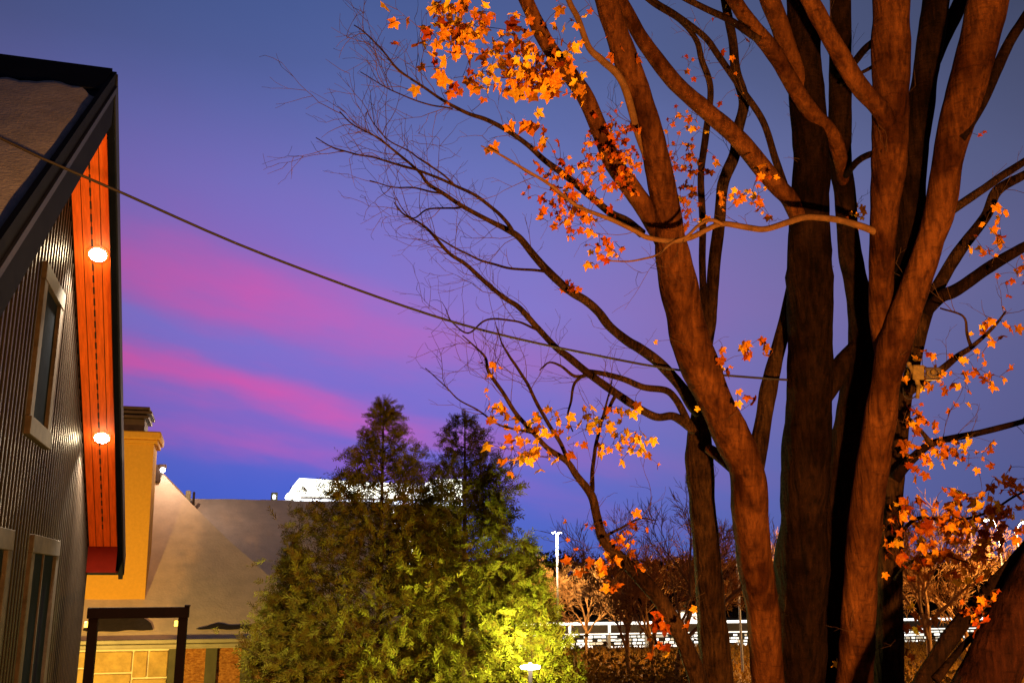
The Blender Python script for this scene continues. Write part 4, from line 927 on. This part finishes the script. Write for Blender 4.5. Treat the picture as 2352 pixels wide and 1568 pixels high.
box('housing', rq[0] - 0.45, rq[0] + 0.45, YG - 0.94, YG - 0.8, rq[2] - 0.22, rq[2] + 0.22, M['sec_dark'], rs_, 0.03)

def light_pole(px, ptop, d, label, warm, power, arm=None, thick=0.09):
    tp = P(px, ptop, d); b = gh(tp[0], tp[1])
    t = thing('street_lamp', label, 'street lamp', (tp[0], tp[1], b), 'lamp posts around the parking deck')
    if arm is None:
        tube('pole', [(tp[0], tp[1], b - 0.1), (tp[0], tp[1], tp[2] - 0.12)], [thick, thick * 0.8], M['galv'], t, 10)
        for s in (-1, 1):
            q = tp + _rt * s * 0.26
            tube('arm', [tp - np.array([0, 0, 0.15]), q - np.array([0, 0, 0.05])], [0.04, 0.03], M['galv'], t, 6)
            h = box('lamp_head', q[0] - 0.15, q[0] + 0.15, q[1] - 0.14, q[1] + 0.14, q[2] - 0.06, q[2] + 0.05, M['galv'], t, 0.03)
            box('lens', q[0] - 0.12, q[0] + 0.12, q[1] - 0.16, q[1] + 0.12, q[2] - 0.12, q[2] - 0.061, M['e_white'], h)
            lamp('pole_light', q - np.array([0, 0, 0.35]), power / 2, warm, t, 0.25)
    else:
        q = tp + _rt * arm
        wp_ = [(tp[0], tp[1], b - 0.1), (tp[0], tp[1], tp[2] - 1.6), tuple(tp - np.array([0, 0, 0.5]) + _rt * arm * 0.12), tuple(tp - np.array([0, 0, 0.08]) + _rt * arm * 0.5), tuple(q)]
        p_, r2 = catmull(np.array(wp_), [thick, thick * 0.8, 0.06, 0.05, 0.045], 0.15)
        tube('pole', p_, r2, M['galv'], t, 8)
        h = box('lamp_head', q[0] - 0.3, q[0] + 0.3, q[1] - 0.15, q[1] + 0.15, q[2] - 0.05, q[2] + 0.1, M['galv'], t, 0.03)
        box('lens', q[0] - 0.26, q[0] + 0.26, q[1] - 0.17, q[1] + 0.12, q[2] - 0.13, q[2] - 0.051, M['e_white'], h)
        lamp('lamp_light', q - np.array([0, 0, 0.4]), power, warm, t, 0.25)
    return t
WARM = (1.0, 0.55, 0.18)
light_pole(1279, 1221, 88, 'tall twin-headed light pole right beside the cedars', (1.0, 0.68, 0.35), 26000)
light_pole(1687, 1165, 74, 'tall street lamp half hidden behind the brown maple stem', WARM, 20000, arm=1.0)
light_pole(2291, 1192, 66, 'curved street lamp seen through orange leaves', WARM, 16000, arm=-0.6)
light_pole(2330, 1196, 58, 'curved street lamp standing beyond the leaning trunk', WARM, 16000, arm=0.7)

# far office block with a glowing roof crown
YO = 150.0
def OX(px): return on_plane(px, 1130, 1, YO)[0]
def OZ(py): return on_plane(900, py, 1, YO)[2]
ob = thing('office_block', 'distant office block with glowing roof crown behind the cedars', 'building', (OX(860), YO + 8, -5.3))
box('wall', OX(676), OX(1062), YO, YO + 16, -5.5, OZ(1144), M['office'], ob)
crown = mesh_obj('roof_crown', [(OX(668), YO - 0.5, OZ(1138)), (OX(998), YO - 0.5, OZ(1140)), (OX(998), YO + 12, OZ(1140)), (OX(668), YO + 12, OZ(1138)),
   (OX(686), YO - 0.3, OZ(1104)), (OX(990), YO - 0.3, OZ(1112)), (OX(990), YO + 12, OZ(1112)), (OX(686), YO + 12, OZ(1104))], list(BOXF), M['e_office'], ob)
box('roof_crown', OX(1000), OX(1060), YO - 0.4, YO + 8, OZ(1142), OZ(1096), M['e_office'], ob)
V = []; Fc = []
for k in range(13):
    a = math.pi * k / 12; V += [(OX(672) + 1.1 * math.cos(a), YO - 1.2, OZ(1150) + 0.95 * math.sin(a)), (OX(672) + 1.1 * math.cos(a), YO - 0.6, OZ(1150) + 0.95 * math.sin(a))]
for k in range(12): Fc.append((2 * k, 2 * k + 2, 2 * k + 3, 2 * k + 1))
Fc.append(tuple(range(0, 26, 2))); Fc.append(tuple(range(1, 26, 2))[::-1]); mesh_obj('half_dome_light', V, Fc, M['e_win'], ob)  # lit half-dome at the roof edge
box('roof_plant', OX(626), OX(640), YO + 2, YO + 4, OZ(1160), OZ(1134), M['post_green'], ob); box('roof_plant', OX(630), OX(634), YO + 1.9, YO + 1.99, OZ(1148), OZ(1140), M['e_white'], ob)
box('annex_wall', OX(600), OX(676) - 0.02, YO + 1, YO + 12, -5.5, OZ(1152), M['office'], ob)
random.seed(4)
for r2 in range(6):
    for c2 in range(16):
        x = OX(690 + c2 * 23); z = OZ(1170 + r2 * 30)
        w = box('window', x, x + 1.0, YO - 0.06, YO - 0.001, z - 0.9, z, M[random.choice(['e_win', 'e_win2', 'glass', 'e_win', 'glass'])], ob)
box('band', OX(676), OX(1062), YO - 0.12, YO - 0.062, OZ(1158) , OZ(1150), M['e_win2'], ob)
random.seed(7)

# ------------------------------------------------------------------ bare far trees, wood and shrubs
def bare_tree(base, H, seed, label, spread=0.42):
    rs = np.random.default_rng(seed); b = np.array([base[0], base[1], gh(base[0], base[1])])
    t = thing('bare_tree', label, 'tree', b, 'bare trees before the parking deck')
    tk = Soup(); cr2 = Soup()
    def grow(p, d, l, r, lvl):
        n = 3; pts = [p]; q = p.copy(); dd = d.copy()
        for i in range(n):
            dd = dd + rs.normal(0, 0.10, 3) + np.array([0, 0, 0.03]); dd /= np.linalg.norm(dd); q = q + dd * l / n; pts.append(q.copy())
        V, Fc = tube_vf(pts, np.linspace(r, r * 0.6, 4), 5 if lvl < 2 else 3, cap=False); (tk if lvl < 1 else cr2).add(V, Fc)
        if lvl >= 6: return
        for k in range((4 if lvl in (3, 4) else 3) if lvl else 5):
            side = rs.normal(0, 1, 3); side -= dd * np.dot(side, dd); side /= np.linalg.norm(side)
            f = rs.uniform(0.4, 1.0); i = min(2, int(f * 3)); qq = pts[i] + (pts[i + 1] - pts[i]) * (f * 3 - i)
            grow(qq if k else q, dd * (1 - spread * 0.5) + side * spread * 1.3 if k else dd + side * 0.2, l * rs.uniform(0.55, 0.8), max(0.018, r * 0.55), lvl + 1)
    grow(b - np.array([0, 0, 0.1]), np.array([0, 0, 1.0]), H * 0.33, 0.018 * H, 0)
    tk.build('trunk', M['far_bark'], t, True); tag(cr2.build('crown', M['far_bark'], t), kind='stuff')
BT = [(1345, 1285, 94, 'bare tree beside the tall twin-headed light pole'), (1440, 1210, 72, 'bare brown tree seen behind the thin young maple'), (1540, 1150, 66, 'tallest bare brown tree left of the rough-barked trunk'),
      (1600, 1190, 70, 'bare tree close behind the rough-barked trunk'), (1760, 1260, 78, 'bare tree showing between the rough trunk and the dark stem'), (1925, 1265, 78, 'bare tree in the gap beside the dark maple stem'), (2110, 1160, 60, 'bare tree behind the orange leaves by the security light'), (2210, 1220, 64, 'bare tree behind the dense orange leaves'),
      (2320, 1230, 70, 'bare tree beside the curved street lamps'), (1240, 1300, 95, 'low bare tree at the edge of the cedars'), (1490, 1240, 74, 'slender bare tree rising over the parking deck railing')]
for k, (px, py, d, lab) in enumerate(BT):
    q = P(px, py, d); bz = gh(q[0], q[1]); bare_tree(q, (q[2] - bz) * 1.2, 40 + k, lab)
# far wood: one dark mass on the horizon
N = 110000; wx = rng.uniform(-40, 260, N); wy = rng.uniform(168, 190, N)
top = np.array([5.5 + 2.2 * mnoise.noise(Vector((x * 0.06, 0, 0))) + 1.2 * mnoise.noise(Vector((x * 0.35, 3, 0))) for x in wx])
wz = -5 + (top + 5) * rng.random(N) ** 0.95
N2 = 40000; wx2 = rng.uniform(-40, 260, N2); wy2 = rng.uniform(191, 200, N2); t2_ = np.interp(wx2, np.sort(wx)[::50], top[np.argsort(wx)][::50])
wx = np.concatenate([wx, wx2]); wy = np.concatenate([wy, wy2]); wz = np.concatenate([wz, -5 + (t2_ + 4.2) * rng.random(N2)]); wsz = np.concatenate([rng.uniform(0.3, 0.8, N), rng.uniform(1.0, 1.8, N2)]); N = N + N2
lq = np.array([(0, 0, 0), (0.5, -0.28, 0), (1, 0, 0), (0.5, 0.28, 0)]); V, Fc = instances(lq, [(0, 1, 2, 3)], np.stack([wx, wy, wz], 1), rng.normal(0, 1, (N, 3)), rng.normal(0, 1, (N, 3)), wsz)
tag(mesh_obj('far_wood', V, Fc, M['wood_far']), 'dark far wood along the horizon behind the parking deck', 'wood', kind='stuff')
# dry grass and leaf litter on the lower slope
NG = 90000; gx_ = rng.uniform(4, 110, NG); gy_ = rng.uniform(40, 99, NG); gz_ = np.interp(gy_, GY, GZ)
V, Fc = instances(np.array([(0, 0, 0), (0.5, -0.10, 0), (1, 0, 0), (0.5, 0.10, 0)]), [(0, 1, 2, 3)], np.stack([gx_, gy_, gz_ - 0.03], 1), np.array([0, 0, 0.8]) + rng.normal(0, 0.6, (NG, 3)), rng.normal(0, 1, (NG, 3)), rng.uniform(0.2, 0.75, NG))
tag(mesh_obj('dry_grass', V, Fc, M['shrub']), 'dry brown grass covering the slope below the parking deck', 'grass', kind='stuff')
# dry shrubs on the slope
def shrub(px, ptop, d, w, n, label):
    q = P(px, ptop, d); bz = gh(q[0], q[1]); H = q[2] - bz
    t = thing('shrub', label, 'shrub', (q[0], q[1], bz), 'dry shrubs on the slope')
    st = Soup(); pos = []
    for k in range(26):
        a = rng.random() * 6.283; e = np.array([q[0] + math.cos(a) * w * rng.random(), q[1] + math.sin(a) * w * rng.random(), bz + H * rng.uniform(0.6, 1.05)])
        s = np.array([q[0] + rng.normal(0, 0.1), q[1] + rng.normal(0, 0.1), bz - 0.05]); m_ = (s + e) / 2 + rng.normal(0, 0.12, 3)
        p_, r2 = catmull([s, m_, e], [0.02, 0.012, 0.004], 0.3); V, Fc = tube_vf(p_, r2, 3, cap=False); st.add(V, Fc)
        f = rng.random((n // 26, 1)) ** 0.6; pos.append(s + (e - s) * (0.1 + 0.9 * f) + rng.normal(0, 0.16 + 0.1 * w, (n // 26, 3)))
    st.build('stems', M['far_bark'], t); t.children[-1]['kind'] = 'stuff'
    pos = np.vstack(pos); k = len(pos)
    V, Fc = instances(lq, [(0, 1, 2, 3)], pos, rng.normal(0, 1, (k, 3)), rng.normal(0, 1, (k, 3)), rng.uniform(0.08, 0.2, k))
    tag(mesh_obj('foliage', V, Fc, M['shrub'], t), kind='stuff')
for k, (px, py, d, w, lab) in enumerate([(1310, 1512, 24, 1.1, 'dry shrub on the slope beside the garden lamp'), (1400, 1500, 27, 1.3, 'rust-brown dry shrub below the parking deck railing'), (1490, 1508, 26, 1.3, 'dry shrub behind the thin young maple'), (1560, 1502, 29, 1.3, 'dry shrub left of the rough-barked trunk'), (2110, 1515, 26, 1.2, 'dry shrub between the maple and the leaning trunk'), (1905, 1510, 27, 1.1, 'dry shrub seen between two maple stems')]):
    shrub(px, py, d, w, 2600, lab)

# ------------------------------------------------------------------ low sodium path lamp below the view that lights maple, soffit and slope
lp = np.array([2.9, 0.9, 0.0])
po = thing('path_lamp', 'low sodium path lamp lighting the maple from below', 'lamp', lp)
tube('post', [lp - np.array([0, 0, 0.1]), lp + np.array([0, 0, 0.5])], [0.06, 0.06], M['sec_dark'], po, 14)
disc('lantern_base', lp + np.array([0, 0, 0.51]), [(0.06, -0.01), (0.09, 0.0), (0.09, 0.02)], M['sec_dark'], po)
disc('lantern_glass', lp + np.array([0, 0, 0.62]), [(0.075, -0.088), (0.085, 0.0), (0.075, 0.07)], M['e_sodium'], po)
disc('lantern_cap', lp + np.array([0, 0, 0.71]), [(0.10, -0.018), (0.09, 0.01), (0.02, 0.03)], M['sec_dark'], po)
lamp('sodium_light', lp + np.array([0, 0.16, 0.66]), 7600, (1.0, 0.47, 0.11), po, 0.12)
